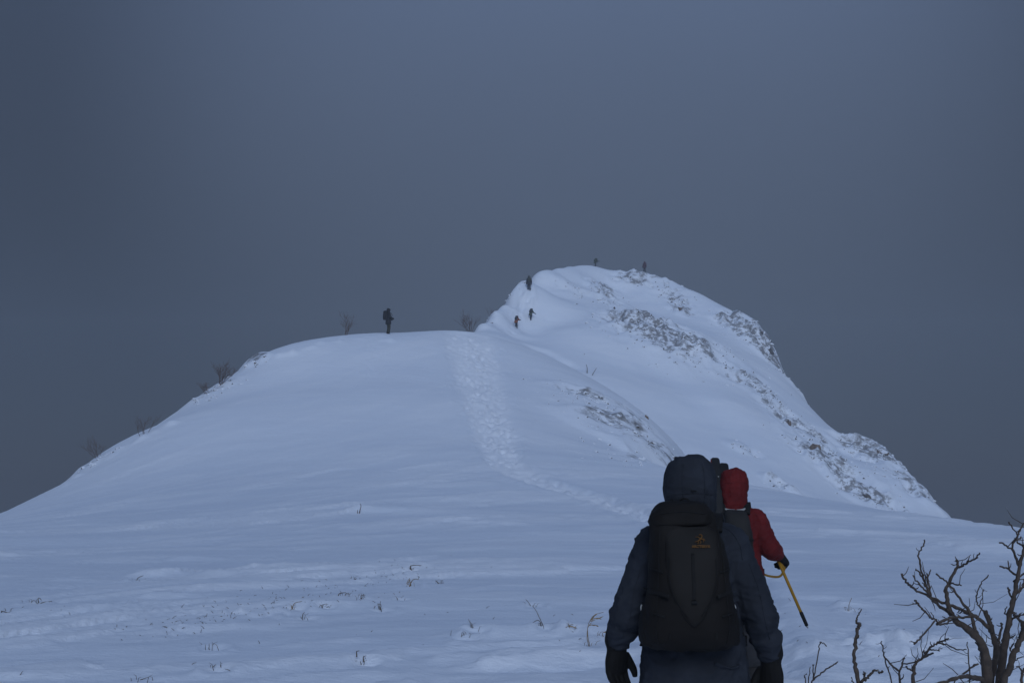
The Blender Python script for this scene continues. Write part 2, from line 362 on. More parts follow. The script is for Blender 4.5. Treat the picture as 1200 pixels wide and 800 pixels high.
# the summit behind it
summit_px = [
    (545, 392, 164), (562, 378, 170), (580, 364, 176), (600, 346, 184), (613, 328, 191), (640, 316, 200), (665, 312.5, 207), (690, 311, 212), (720, 319, 214), (755, 322, 213), (785, 333, 211), (820, 345, 208), (860, 367, 203), (885, 379, 199), (905, 408, 194), (928, 447, 187), (960, 486, 180), (1000, 517, 173), (1025, 518, 171), (1050, 541, 165), (1090, 584, 156), (1115, 612, 150),
    (1150, 660, 142), (1200, 720, 134),
    (605, 385, 177), (623, 377, 179.5), (620, 341, 192), (660, 350, 188), (660, 385, 176), (700, 380, 177), (760, 380, 180), (800, 400, 176),
    (700, 440, 158), (760, 440, 166), (820, 440, 169), (860, 470, 161), (800, 490, 153), (880, 500, 155), (920, 500, 160), (860, 540, 143), (950, 540, 151), (1000, 570, 150), (930, 575, 138), (1030, 595, 146), (1000, 537, 163), (1025, 540, 161), (1075, 585, 150), (780, 540, 138), (640, 430, 160), (590, 381, 174), (575, 388, 169), (600, 396, 172), (640, 400, 172), (600, 364, 182), (640, 375, 181), (640, 345, 190), (652, 314, 204), (627, 321.5, 196), (677, 311.5, 210), (606, 337, 187.5), (590, 355, 180), (860, 580, 132), (960, 598, 134)]
summit = [P(*c) for c in summit_px]
summit += [(x * (1 + 6 / y), y + 6, z - 1.2) for x, y, z in summit[:24]] + [(x * (1 - 6 / y), y - 6, z - 3.0) for x, y, z in summit[5:15]] + [(x * 1.12, y * 1.12, z - 9) for x, y, z in summit[:24:2]] + [(x * 1.5, y * 1.5, z - 55) for x, y, z in summit[:24:3]]
for px, py, d in [(545, 392, 164), (580, 364, 176), (613, 328, 191), (640, 316, 200)]:
    x, y, z = P(px, py, d); summit += [(x - 6, y + 4, z - 7), (x - 28, y + 15, z - 38)]
summit += [(-20, 110, -14), (10, 105, -8), (30, 95, -7), (50, 90, -8), (70, 105, -14), (95, 130, -30), (-60, 150, -55), (0, 60, -12), (60, 50, -14), (0, 0, -28), (-60, 40, -50), (80, 0, -40), (140, 200, -70), (120, 300, -90), (-120, 300, -120)]
H1 = tps_eval(tps_fit(near), XX, YY); H2 = tps_eval(tps_fit(summit), XX, YY)
H1 = np.maximum(H1, -70.0) - 0.0; H2 = np.maximum(H2, -70.0)
far_fade = sstep(120, 165, YY); H1 = H1 - far_fade * 60
near_fade = 1 - sstep(70, 105, YY); H2 = H2 - near_fade * 40
def smax(a, b, k):
    h = np.clip(0.5 + 0.5 * (a - b) / k, 0, 1); return b * (1 - h) + a * h + k * h * (1 - h)
H = np.maximum(smax(H1, H2, 1.2), -75.0)

def ground(x, y, G=None):
    G = H if G is None else G
    x = np.asarray(x, float); y = np.asarray(y, float)
    r = np.interp(y, Y, np.arange(len(Y))); c = np.interp(x / (y + APEX), U, np.arange(len(U)))
    r0 = np.clip(r.astype(int), 0, len(Y) - 2); c0 = np.clip(c.astype(int), 0, len(U) - 2); fr = r - r0; fc = c - c0
    return (G[r0, c0] * (1 - fc) + G[r0, c0 + 1] * fc) * (1 - fr) + (G[r0 + 1, c0] * (1 - fc) + G[r0 + 1, c0 + 1] * fc) * fr
_T = np.concatenate([np.arange(5, 60, 0.05), np.arange(60, 330, 0.1)])
def hit(px, py, lo=5.0, down=True):
    """where the line of sight meets the ground; the nearest crest if it passes above"""
    r = ray(px, py); t = _T[_T >= lo]; g = ground(r[0] * t, t); d = CAM_Z + r[2] * t - g
    k = np.argmax(d < 0) if (d < 0).any() else np.argmin(d)
    return Vector((r[0] * t[k], t[k], float(g[k])))
def seg_dist(pts, X=None, Yv=None):
    """distance in plan to a polyline, signed side and position along it"""
    X = XX if X is None else X; Yv = YY if Yv is None else Yv
    best = np.full(X.shape, 1e9); sg = np.zeros(X.shape); al = np.zeros(X.shape); L = 0
    for (ax, ay), (bx, by) in zip(pts[:-1], pts[1:]):
        dx, dy = bx - ax, by - ay; l = math.hypot(dx, dy) + 1e-9
        t = np.clip(((X - ax) * dx + (Yv - ay) * dy) / (l * l), 0, 1)
        d = np.hypot(X - ax - t * dx, Yv - ay - t * dy); m = d < best
        best = np.where(m, d, best); sg = np.where(m, (dx * (Yv - ay) - dy * (X - ax)) / l, sg); al = np.where(m, L + t * l, al); L += l
    return best, sg, al, L
def xy(v): return (v.x, v.y)

# wind scoops: a lip with a hollow on its near side
def scoop(pix, depth, width, lip, lo=5.0):
    global H
    pts = [xy(hit(a, b, lo)) for a, b in pix]; d, s, al, L = seg_dist(pts)
    s = s if pts[-1][0] > pts[0][0] else -s
    env = sstep(0, 0.25, al / L) * (1 - sstep(0.7, 1.0, al / L)) * np.where(d < width * 3.5, 1, 0)
    near_side = np.clip(-s, 0, None); far_side = np.clip(s, 0, None)
    H = H - depth * env * np.where(s < 0, np.exp(-(near_side / width) ** 2), np.exp(-(far_side / lip) ** 2))
scoop([(600, 458), (640, 480), (690, 503), (740, 524), (800, 548), (850, 560)], 0.75, 3.2, 0.7)
scoop([(712, 372), (735, 395), (765, 420), (800, 455), (840, 495), (880, 535)], 0.35, 2.5, 2.5, 110)
scoop([(600, 398), (640, 412), (690, 436)], 0.35, 1.5, 0.5)

# rocky ground
rock = np.zeros_like(H)
patches = [[(735, 327), (785, 337), 2.2, .8, 110], [(660, 338), (700, 350), 1.8, .45, 110], [(706, 342), (722, 360), 2.0, .8, 110], [(738, 372), (770, 380), 3.2, .9, 110], [(765, 380), (795, 392), 5.0, 1.15, 110], [(790, 350), (800, 366), 1.5, .9, 110],
           [(815, 402), (868, 438), 2.8, .95, 110], [(880, 450), (905, 470), 1.6, .7, 110], [(915, 482), (930, 500), 2.0, .95, 110], [(945, 510), (962, 535), 2.4, 1., 110], [(985, 548), (1015, 580), 2.6, 1., 110], [(1015, 580), (1040, 598), 2.0, .9, 110],
           [(868, 376), (888, 392), 3.0, 1.1, 110], [(890, 395), (906, 425), 2.8, 1.15, 110], [(910, 425), (930, 450), 1.6, .8, 110], [(1010, 522), (1045, 542), 2.6, 1., 110], [(1050, 548), (1085, 580), 2.2, .85, 110],
           [(560, 376), (585, 362), 1.0, .35, 110], [(595, 352), (612, 332), 1.0, .4, 110], [(650, 455), (690, 470), 0.9, .6, 20], [(690, 463), (735, 485), 1.6, .70, 20], [(715, 490), (765, 520), 2.2, .80, 20], [(740, 525), (772, 550), 1.5, .80, 20], [(100, 547), (122, 536), .6, .6, 20], [(238, 468), (248, 462), .7, .7, 20],
           [(296, 424), (305, 424), .5, .8, 20], [(250, 455), (262, 452), .9, .6, 20], [(862, 520), (880, 530), 0.9, .6, 110], [(905, 560), (930, 580), 0.9, .6, 110]]
for a, b, r, s, lo in patches:
    pts = [xy(hit(*a, lo)), xy(hit(*b, lo))]; d, _, _, _ = seg_dist(pts)
    rock = np.maximum(rock, s * (1 - sstep(r * 0.3, r * 2.1, d)))
rock *= sstep(0.30, 0.56, fbm2(XX / 5.5 + 3, YY / 5.5, 3, 77)) * 0.55 + 0.5
rough = fbm2(XX / 3.2, YY / 3.2, 5, 31, 0.55) - 0.5; rough2 = 1 - np.abs(2 * noise2(XX / 1.7, YY / 1.7, 33) - 1); rough3 = np.abs(2 * fbm2(XX / 4.5, YY / 4.5, 3, 35) - 1)
H = H + rock * (rough * 1.9 + (rough2 - 0.5) * 0.8 + 0.15 + (0.28 - rough3) * 2.2) * np.where(YY > 110, 1.0, 0.4)

# broad undulation and wind-cut relief of the snow
wa = math.radians(9); S = XX * math.cos(wa) + YY * math.sin(wa); C = -XX * math.sin(wa) + YY * math.cos(wa)
slope_zone = sstep(40, 75, YY)
H = H + (fbm2(XX / 14, YY / 14, 3, 3) - 0.5) * (0.10 + 0.45 * slope_zone)
H = H + (fbm2(S / 6, C / 2.2, 3, 5) - 0.5) * (0.13 - 0.06 * slope_zone)
_xs = np.linspace(-480, 480, 9601); _sl = 0.12 + 1.0 * (1 - sstep(-5.0, 2.5, _xs)) * sstep(-60, -12, _xs); _f = np.cumsum(_sl) * 0.1; _f -= np.interp(0, _xs, _f)
S = XX + 0.4 * YY; C = (YY - np.interp(XX, _xs, _f)) * 0.85           # the wind swings: ridges run obliquely on the left, across on the right
warp = (noise2(S / 3, C / 3, 8) - 0.5) * 1.2
patch = sstep(0.40, 0.66, fbm2(S / 9, C / 3.5, 3, 11))
rid = 1 - np.abs(2 * fbm2(S / 2.4, (C + warp) / 0.42, 3, 13, 0.55) - 1)
H = H + (0.018 + 0.065 * patch) * (rid - 0.75) * (1 - 0.85 * slope_zone)
step = sstep(0.55, 0.60, fbm2(S / 3.2 + 4, (C + warp) / 0.9, 4, 19))
H = H + 0.042 * step * (0.4 + patch) * (1 - 0.8 * slope_zone)
H = H + (fbm2(XX / 0.30, YY / 0.30, 2, 21) - 0.5) * (0.012 + 0.03 * patch * (1 - slope_zone))
loose_or_lit = 0.5 * patch * sstep(0.35, 0.6, rid) * (1 - 0.5 * slope_zone) + 0.35 * step * (1 - 0.6 * slope_zone) + 0.30 * sstep(50, 72, YY) - 0.12 * sstep(100, 150, YY)  # distance terms lighten knoll and summit colour, imitating light on the slopes

# trodden trail up the knoll
trail_px = [(548, 393), (553, 410), (559, 435), (565, 460), (572, 482), (578, 505), (585, 528), (598, 548), (622, 562), (660, 574), (700, 586), (742, 600), (785, 616), (822, 640), (846, 675), (858, 725), (866, 790)]
trail = smooth_path([xy(hit(*p)) for p in trail_px], 4)
seglen = np.r_[0, np.cumsum(np.hypot(*np.diff(trail, axis=0).T))]; TL = seglen[-1]
dT, _, aT, _ = seg_dist([tuple(p) for p in trail])
wT = 0.5 + 0.95 * (1 - sstep(0.0, 0.6, aT / TL))
tm = 1 - sstep(wT * 0.6, wT * 1.35, dT)
loose_or_lit = loose_or_lit + tm * (1 - 0.6 * sstep(0.45, 0.7, aT / TL)) * (0.45 + 0.55 * fbm2(XX / 0.5, YY / 0.5, 2, 43))
H = H - 0.09 * tm + 0.05 * np.exp(-((dT - 1.5 * wT) / (0.4 * wT)) ** 2) + tm * (fbm2(XX / 0.45, YY / 0.45, 2, 41) - 0.5) * 0.15
def dent(x, y, r, depth):
    """a footprint: pressed in, with a rim of thrown-up snow"""
    i0, i1 = np.searchsorted(Y, [y - 3 * r, y + 3 * r]); c = [x / (y + APEX) - 3.2 * r / (y + APEX), x / (y + APEX) + 3.2 * r / (y + APEX)]; j0, j1 = np.searchsorted(U, c)
    if i1 <= i0 or j1 <= j0: return
    d = np.hypot(XX[i0:i1, j0:j1] - x, (YY[i0:i1, j0:j1] - y) * 0.75)
    H[i0:i1, j0:j1] += -depth * np.exp(-(d / r) ** 2) + 0.55 * depth * np.exp(-((d - 1.7 * r) / (0.55 * r)) ** 2)
for k in range(1250):
    s = RNG.random() ** 1.1 * TL; x = np.interp(s, seglen, trail[:, 0]); y = np.interp(s, seglen, trail[:, 1])
    w = 0.45 + 1.05 * (1 - min(1, s / TL / 0.65)); x += RNG.normal(0, w * 0.5); y += RNG.normal(0, 0.3)
    dent(x, y, RNG.uniform(0.11, 0.20) * (1 if y > 40 else .75), RNG.uniform(0.03, 0.075) * (1 if s < .42 * TL else .6))
for k in range(60):                                            # a fainter second line near the standing person
    q = hit(RNG.uniform(425, 445) , RNG.uniform(398, 440)); dent(q.x, q.y, RNG.uniform(0.10, 0.16), RNG.uniform(0.015, 0.04))
for k in range(70):
    t_ = RNG.random(); q = hit(600 + 22 * t_ + RNG.normal(0, 3), 390 - 50 * t_ + RNG.normal(0, 3), 120); dent(q.x, q.y, 0.3, RNG.uniform(0.05, 0.12))

# small drifts behind tussocks, streaming downwind to the right
drifts = [(548, 743, .14, .26, 1.6), (345, 708, .10, .2, 1.5), (420, 598, .28, .4, 2.6), (480, 664, .12, .25, 2.0), (170, 672, .13, .3, 1.6), (72, 681, .10, .25, .8), (663, 736, .09, .2, 1.2), (210, 655, .12, .3, 1.0), (180, 698, .10, .25, .8), (985, 710, .14, .15, .5), (1010, 755, .10, .3, .8), (1050, 750, .10, .3, 1.0), (300, 663, .10, .3, 1.2), (395, 690, .09, .3, 2.2), (215, 735, .08, .25, 1.4), (520, 775, .07, .25, 1.4)]
for px, py, h, w, l in drifts:
    q = hit(px, py); ds = (XX - q.x) * math.cos(wa) + (YY - q.y) * math.sin(wa); dc = -(XX - q.x) * math.sin(wa) + (YY - q.y) * math.cos(wa)
    H += 0.62 * h * np.where(ds < 0, np.exp(-(ds / (w * 0.7)) ** 2), np.exp(-(ds / l) ** 2)) * np.exp(-(dc / (w * (1 + 0.3 * np.clip(ds, 0, 3)))) ** 2) * np.where(np.hypot(ds, dc) < l * 4, 1, 0)
# crusty lumps along the wind-blown edge of the knoll
for px in list(range(60, 500, 5)):
    py = np.interp(px, [c[0] for c in crest], [c[1] for c in crest]); q = hit(px + RNG.uniform(-3, 3), py + RNG.uniform(1, 9)); r = RNG.uniform(0.15, 0.35); k = RNG.uniform(0.03, 0.17) * (1.0 if RNG.random() < 0.6 else 0.2)
    i0, i1 = np.searchsorted(Y, [q.y - 3 * r, q.y + 3 * r]); d = np.hypot(XX[i0:i1] - q.x, YY[i0:i1] - q.y); H[i0:i1] += k * np.exp(-(d / r) ** 2)

# small hollows and broken crust round the stalks
for px, py in [(691, 757), (708, 748), (637, 735), (622, 710), (666, 735), (554, 738), (541, 748), (445, 716), (482, 668), (479, 686), (514, 684), (424, 702), (404, 698), (468, 703), (342, 714), (354, 726), (378, 712), (245, 760), (250, 784), (160, 680), (36, 706), (419, 601), (423, 777), (995, 716)]:
    q = hit(px, py); dent(q.x + .05, q.y, 0.11, 0.045)
for k in range(260):                                           # crumbled crust along the diagonal line of debris
    t_ = RNG.random(); px = 180 + 330 * t_ + RNG.normal(0, 22); py = 735 - 68 * t_ + RNG.normal(0, 9); q = hit(px, py); dent(q.x, q.y, RNG.uniform(.04, .09), RNG.uniform(-.016, .022))
for k in range(120):
    q = hit(RNG.uniform(0, 240), 0); q = hit(RNG.uniform(0, 240), RNG.uniform(655, 715)); dent(q.x, q.y, RNG.uniform(.05, .10), RNG.uniform(-.016, .018))
for k in range(120):
    q = hit(RNG.uniform(960, 1110), RNG.normal(752, 9)); dent(q.x, q.y, RNG.uniform(.05, .11), RNG.uniform(-.025, .03))

nr_, nc_ = H.shape
co = np.stack([XX, YY, H], -1).reshape(-1, 3).astype(np.float32)
idx = np.arange(nr_ * nc_).reshape(nr_, nc_)
quads = np.stack([idx[:-1, :-1], idx[:-1, 1:], idx[1:, 1:], idx[1:, :-1]], -1).reshape(-1, 4).astype(np.int32)
tm_ = bpy.data.meshes.new('snow_ground')
tm_.vertices.add(len(co)); tm_.vertices.foreach_set('co', co.ravel())
tm_.loops.add(quads.size); tm_.loops.foreach_set('vertex_index', quads.ravel())
tm_.polygons.add(len(quads)); tm_.polygons.foreach_set('loop_start', np.arange(0, quads.size, 4, dtype=np.int32))
tm_.polygons.foreach_set('use_smooth', np.ones(len(quads), bool))
tm_.update(calc_edges=True)
at_ = tm_.attributes.new('rock', 'FLOAT', 'POINT'); at_.data.foreach_set('value', rock.astype(np.float32).ravel())
al_ = tm_.attributes.new('loose_or_lit', 'FLOAT', 'POINT'); al_.data.foreach_set('value', np.clip(loose_or_lit, 0, 1).astype(np.float32).ravel())
terrain = link('snow_ground', tm_, M_SNOW); terrain['kind'] = 'structure'; terrain['label'] = 'wind blown snow slope rising to a knoll and a rocky summit'
def on(px, py, lo=5.0): return hit(px, py, lo)
def gz(x, y): return float(ground(x, y))

# ------------------------------------------------------------------ rocks
def rock_geo(r, seed, flat=(1, 1, 1)):
    rg = np.random.default_rng(seed); import bmesh
    bm = bmesh.new(); bmesh.ops.create_icosphere(bm, subdivisions=3, radius=1)
    p = np.array([v.co[:] for v in bm.verts]); F = [tuple(v.index for v in f.verts) for f in bm.faces]; bm.free()
    for k in range(11):                                        # chop flat facets off
        n = rg.normal(size=3); n /= np.linalg.norm(n); c = rg.uniform(0.5, 0.9); d = p @ n; p = p - np.outer(np.clip(d - c, 0, None), n)
    p = p * (1 + 0.16 * (noise3(p * 2.3 + seed, seed) - 0.5)[:, None]) * np.array(flat) * r
    a = rg.uniform(0, 6.28); R = np.array([[math.cos(a), -math.sin(a), 0], [math.sin(a), math.cos(a), 0], [0, 0, 1]])
    return p @ R.T, F
for k, (px, py, lo, wpx, hpx, m, lab) in enumerate([
        (788, 354, 110, 5, 5, M_ROCK, 'small dark rock high on the summit slope, left of a bigger maroon one'),
        (797, 362, 110, 8, 6, M_ROCKB, 'maroon brown rock high on the summit slope, below the skyline'),
        (720, 362, 110, 4, 7, M_ROCK, 'lone upright dark rock at the left end of the summit rock band'),
        (729, 349, 110, 4, 3, M_ROCK, 'tiny dark rock above the lone upright rock near the summit'),
        (924, 497, 110, 9, 14, M_ROCKB, 'tan rock face halfway down the right edge of the summit'),
        (955, 524, 110, 13, 20, M_ROCKB, 'large brown crag on the lower right slope of the summit'),
        (1016, 583, 110, 12, 14, M_ROCK, 'lowest grey crag on the right slope above the snow edge'),
        (758, 490, 20, 5, 12, M_ROCKB, 'upright brown rock at the right edge of the knoll shoulder'),
        (763, 519, 20, 8, 9, M_ROCK, 'dark rock low on the knoll shoulder below an upright brown one'),
        (892, 390, 110, 10, 13, M_ROCK, 'dark crag on the right skyline of the summit, upper one'),
        (903, 412, 110, 9, 14, M_ROCK, 'dark crag on the right skyline of the summit, lower one'),
        (1033, 530, 110, 16, 9, M_ROCKB, 'flat brown slab on the small bump of the right skyline'),
        (746, 500, 20, 6, 5, M_ROCK, 'small grey rock in the middle of the knoll shoulder'),
        (299, 427, 20, 4, 4, M_ROCK, 'small dark rock under a snow lump on the left skyline')]):
    q = on(px, py, lo); s = q.y / FPX
    v, f = rock_geo(0.5, 50 + k, (wpx * s * 1.15, wpx * s * 0.9, hpx * s * 1.15))
    o = link('rock', mesh('rock', v, f, False), m); o.location = (q.x, q.y + 0.15 * wpx * s, q.z - 0.1 * hpx * s)
    tag(o, lab, 'rock', 'rocks breaking through the snow')
parts = []                                                     # rubble: countless small stones in the rocky bands
tmpl = [rock_geo(1, 200 + k) for k in range(4)]
import bmesh as _bm
def small_rock(seed):
    rg = np.random.default_rng(seed); b = _bm.new(); _bm.ops.create_icosphere(b, subdivisions=1, radius=1)
    p = np.array([v.co[:] for v in b.verts]) * rg.uniform(0.6, 1.2, (len(b.verts), 1)); F = [tuple(v.index for v in f.verts) for f in b.faces]; b.free(); return p, F
TS = [small_rock(900 + k) for k in range(8)]
for a, b, r, s, lo in patches:
    n = int((20 if lo > 100 else 34) * r * (0.4 + s)); pa, pb = on(*a, lo), on(*b, lo)
    for k in range(n):
        t = random.random(); x = pa.x + (pb.x - pa.x) * t + random.gauss(0, r * 0.9); y = pa.y + (pb.y - pa.y) * t + random.gauss(0, r * 0.9)
        sz = random.uniform(0.06, 0.26) * (1 if lo > 100 else 0.5); p, F = TS[k % 8]
        parts.append((p * [sz * random.uniform(.7, 1.4), sz, sz * random.uniform(.6, 1.2)] + [x, y, gz(x, y) - sz * 0.15], F))
V, F = join(parts); rub = link('rock_rubble', mesh('rock_rubble', V, F, False), M_ROCKS); rub['kind'] = 'stuff'
tag(rub, 'snow dusted stones strewn along the rocky bands of the slopes', 'rubble')

# ------------------------------------------------------------------ haze: one closed box of thin blowing snow and cloud
hz = [(x, y, z) for z in (-77, 46) for x, y in ((-520, -40), (520, -40), (520, 400), (-520, 400))]
hm = mesh('haze', hz, [(3, 2, 1, 0), (4, 5, 6, 7), (0, 1, 5, 4), (1, 2, 6, 5), (2, 3, 7, 6), (3, 0, 4, 7)], False)
M_HAZE = bpy.data.materials.new('haze'); M_HAZE.use_nodes = True; ht = M_HAZE.node_tree; ht.nodes.clear()
hv = ht.nodes.new('ShaderNodeVolumePrincipled'); hv.inputs['Color'].default_value = (0.78, 0.84, 0.92, 1); hv.inputs['Density'].default_value = 0.0009
ho = ht.nodes.new('ShaderNodeOutputMaterial'); ht.links.new(hv.outputs[0], ho.inputs['Volume'])
haze = link('haze', hm, M_HAZE); haze['kind'] = 'stuff'; tag(haze, 'thin grey winter haze filling the air', 'haze')

# ------------------------------------------------------------------ people
def V3(*a): return Vector(a)
def glove_geo(wrist, d, palm_n, thumb_side, s=1.0, curl=0.5):
    """palm, four fingers and a thumb hanging along d; palm_n is where the palm faces"""
    d = Vector(d).normalized(); pn = Vector(palm_n); pn = (pn - d * pn.dot(d)).normalized(); w = d.cross(pn) * thumb_side
    W = Vector(wrist); pts = []
    pts.append(sloft([W - d * 0.06 * s, W - d * 0.02 * s, W + d * 0.01 * s, W + d * 0.05 * s, W + d * 0.095 * s], [(.043 * s, .04 * s), (.047 * s, .043 * s), (.038 * s, .034 * s), (.047 * s, .028 * s), (.044 * s, .022 * s)], 3, side=w, n=14))
    for i, (o, l) in enumerate([(0.034, .078), (0.012, .088), (-0.011, .083), (-0.033, .066)]):
        a = W + d * 0.082 * s + w * o * s; p = [a]; ang = 0.12
        for kf in (0.42, 0.33, 0.25):
            ang += curl * (0.8 + 0.1 * i); p.append(p[-1] + (d * math.cos(ang) + pn * math.sin(ang)) * l * kf * s)
        pts.append(sloft(p, [.0128 * s, .0125 * s, .0115 * s, .0085 * s], 3, side=w, n=10))
    a = W + d * 0.03 * s + w * 0.036 * s
    p = [a, a + (d * .85 + w * .5 + pn * .25).normalized() * .036 * s]; p.append(p[-1] + (d * .9 + w * .3 + pn * .45).normalized() * .032 * s); p.append(p[-1] + (d + pn * .5 - w * .05).normalized() * .024 * s)
    pts.append(sloft(p, [.017 * s, .0155 * s, .0135 * s, .009 * s], 3, side=pn, n=10))
    return pts
DEF = dict(pelvis=(0, 0, .95), chest=(0, .01, 1.30), neck=(0, .0, 1.50), head=(0, .02, 1.66),
           shL=(-.185, 0, 1.435), elL=(-.27, -.03, 1.16), wrL=(-.31, .06, .92), shR=(.185, 0, 1.435), elR=(.27, -.03, 1.16), wrR=(.31, .06, .92),
           hipL=(-.10, 0, .93), knL=(-.11, .04, .52), anL=(-.115, -.02, .10), hipR=(.10, 0, .93), knR=(.11, .04, .52), anR=(.115, -.02, .10))
def person(label, loc, rz, J, mats, voxel=0.011, group=None, hood=True, hoodk=1.0, hem=.33, scale=1.0, fine=True):
    """mats: jacket, trousers, gloves, boots. Every garment is a child of the person; the body is one skin"""
    j = {k: Vector(v) for k, v in {**DEF, **J}.items()}
    root = empty('person', loc, rz); root.scale = (scale,) * 3; tag(root, label, 'person', group)
    up = (j['neck'] - j['chest']).normalized(); hd = (j['head'] - j['neck']).normalized(); fw = Vector((1, 0, 0)).cross(hd) * -1; fw = hd.cross(Vector((1, 0, 0))); fw = fw if fw.y > 0 else -fw
    pel, ch, nk, he = j['pelvis'], j['chest'], j['neck'], j['head']
    sd_ = j['shR'] - j['shL']; mid = (pel + ch) / 2
    # --- body
    B = [sloft([pel - (ch - pel).normalized() * .06, pel + V3(0, 0, .02), mid, ch, ch + up * .12, nk + up * .01], [(.13, .10), (.15, .11), (.135, .10), (.155, .11), (.14, .09), (.055, .055)], 3, n=20),
         sloft([nk - up * .03, nk + up * .03, he - hd * .06], [(.055, .06), (.052, .056), (.05, .055)], 3, n=14),
         sloft([he - hd * .115 + fw * .02, he - hd * .10 + fw * .03, he - hd * .06 + fw * .022, he + fw * .004, he + hd * .06 - fw * .004, he + hd * .105 - fw * .01, he + hd * .122 - fw * .01],
               [(.018, .02), (.042, .055), (.062, .082), (.074, .096), (.070, .094), (.042, .06), (.012, .02)], 4, n=20),
         sloft([he + fw * .095 + hd * .02, he + fw * .108 - hd * .015, he + fw * .112 - hd * .034, he + fw * .095 - hd * .042], [(.010, .01), (.011, .012), (.017, .014), (.012, .01)], 3, n=10),          # nose
         sloft([he + fw * .086 - hd * .066 + V3(-.024, 0, 0), he + fw * .097 - hd * .064, he + fw * .086 - hd * .066 + V3(.024, 0, 0)], [.006, .011, .006], 3, side=(0, 0, 1), n=8),      # lips
         sloft([he + fw * .080 + hd * .026 + V3(-.055, -.012, 0), he + fw * .092 + hd * .03, he + fw * .080 + hd * .026 + V3(.055, -.012, 0)], [.008, .011, .008], 3, side=(0, 0, 1), n=8)]  # brow
    for s in (-1, 1):
        B.append(sloft([he + V3(s * .072, 0, 0) - hd * .03, he + V3(s * .082, 0, 0), he + V3(s * .076, 0, 0) + hd * .03], [(.008, .012), (.009, .018), (.008, .014)], 3, n=8))  # ears
        B.append(sloft([he + fw * .083 + hd * .002 + V3(s * .047, -.006, 0), he + fw * .088 + hd * .002 + V3(s * .032, 0, 0), he + fw * .085 + hd * .002 + V3(s * .018, 0, 0)], [.004, .009, .004], 3, side=(0, 0, 1), n=8))  # eyes
        S_ = 'L' if s < 0 else 'R'
        a, e_, w_ = j['sh' + S_], j['el' + S_], j['wr' + S_]
        B.append(sloft([a - (e_ - a) * .12, a + (e_ - a) * .3, e_, e_ + (w_ - e_) * .3, w_, w_ + (w_ - e_).normalized() * .05], [.055, .048, .040, .041, .028, .026], 3, n=12))
        h_, k_, n_ = j['hip' + S_], j['kn' + S_], j['an' + S_]
        B.append(sloft([h_ + (h_ - k_) * .08, h_ + (k_ - h_) * .35, k_, k_ + (n_ - k_) * .3, n_, n_ - V3(0, 0, .03)], [.085, .08, .055, .056, .038, .04], 3, n=14))
        B.append(sloft([n_ + V3(0, -.04, -.03), n_ + V3(0, .06, -.04), n_ + V3(0, .17, -.06)], [(.036, .035), (.042, .033), (.035, .02)], 3, n=10))
    link('body', remesh('body', B, max(voxel, .010), 2), M_SKIN, root)
    # --- jacket with sleeves and hood: one garment
    down = (pel - ch).normalized(); hemp = pel + V3(0, 0, -hem) * .6 + down * hem * .4
    G = [sloft([hemp, hemp + (pel - hemp) * .5, pel, mid, ch, ch + up * .10, ch + up * .17, nk + up * .02, nk + up * .06],
               [(.262, .19), (.252, .185), (.236, .175), (.212, .155), (.222, .155), (.215, .14), (.165, .12), (.10, .10), (.085, .09)], 4, n=32, e=2.3)]
    for s in (-1, 1):
        S_ = 'L' if s < 0 else 'R'; a, e_, w_ = j['sh' + S_], j['el' + S_], j['wr' + S_]; c0 = ch + up * .15
        G.append(sloft([c0 + (a - c0) * .3 + up * .01, a, a + (e_ - a) * .35, a + (e_ - a) * .6, a + (e_ - a) * .76, a + (e_ - a) * .88, e_, e_ + (w_ - e_) * .16, e_ + (w_ - e_) * .34, e_ + (w_ - e_) * .5, e_ + (w_ - e_) * .78, w_],
                       [.085, .092, .088, .086, .078, .084, .075, .082, .069, .074, .060, .052], 4, n=20))
    if hood:
        k = hoodk
        G.append(sloft([nk - up * .02 - fw * .01, nk + hd * .06 - fw * .012, he - hd * .04 - fw * .018, he + hd * .04 - fw * .02, he + hd * .105 - fw * .018, he + hd * .138 - fw * .014, he + hd * .146 - fw * .012],
                       [(.10, .105), (.104 * k, .112), (.115 * k, .122), (.118 * k, .126), (.110 * k, .118), (.092 * k, .097), (.06, .06)], 4, n=28, e=2.8))
        G.append(sloft([he + V3(-.10 * k, 0, 0) + fw * .07 + hd * .05, he + V3(-.06 * k, 0, 0) + fw * .105 + hd * .10, he + fw * .118 + hd * .112, he + V3(.06 * k, 0, 0) + fw * .105 + hd * .10, he + V3(.10 * k, 0, 0) + fw * .07 + hd * .05], [.014] * 5, 4, n=8))
    link('jacket', remesh('jacket', G, voxel, 3, (0.008, (9, 9, 16)) if fine else None, 3), mats[0], root)
    # --- trousers, boots, gloves
    T = [sloft([pel + V3(0, 0, .06), pel, pel - V3(0, 0, .10)], [(.17, .13), (.185, .14), (.16, .12)], 3, n=20)]
    for S_ in 'LR':
        h_, k_, n_ = j['hip' + S_], j['kn' + S_], j['an' + S_]
        T.append(sloft([h_, h_ + (k_ - h_) * .4, k_, k_ + (n_ - k_) * .45, n_ + (k_ - n_) * .05], [.115, .105, .083, .085, .088], 4, n=18))
    link('trousers', remesh('trousers', T, voxel * 1.1, 3, (0.006, (9, 9, 14)) if fine else None, 5), mats[1], root)
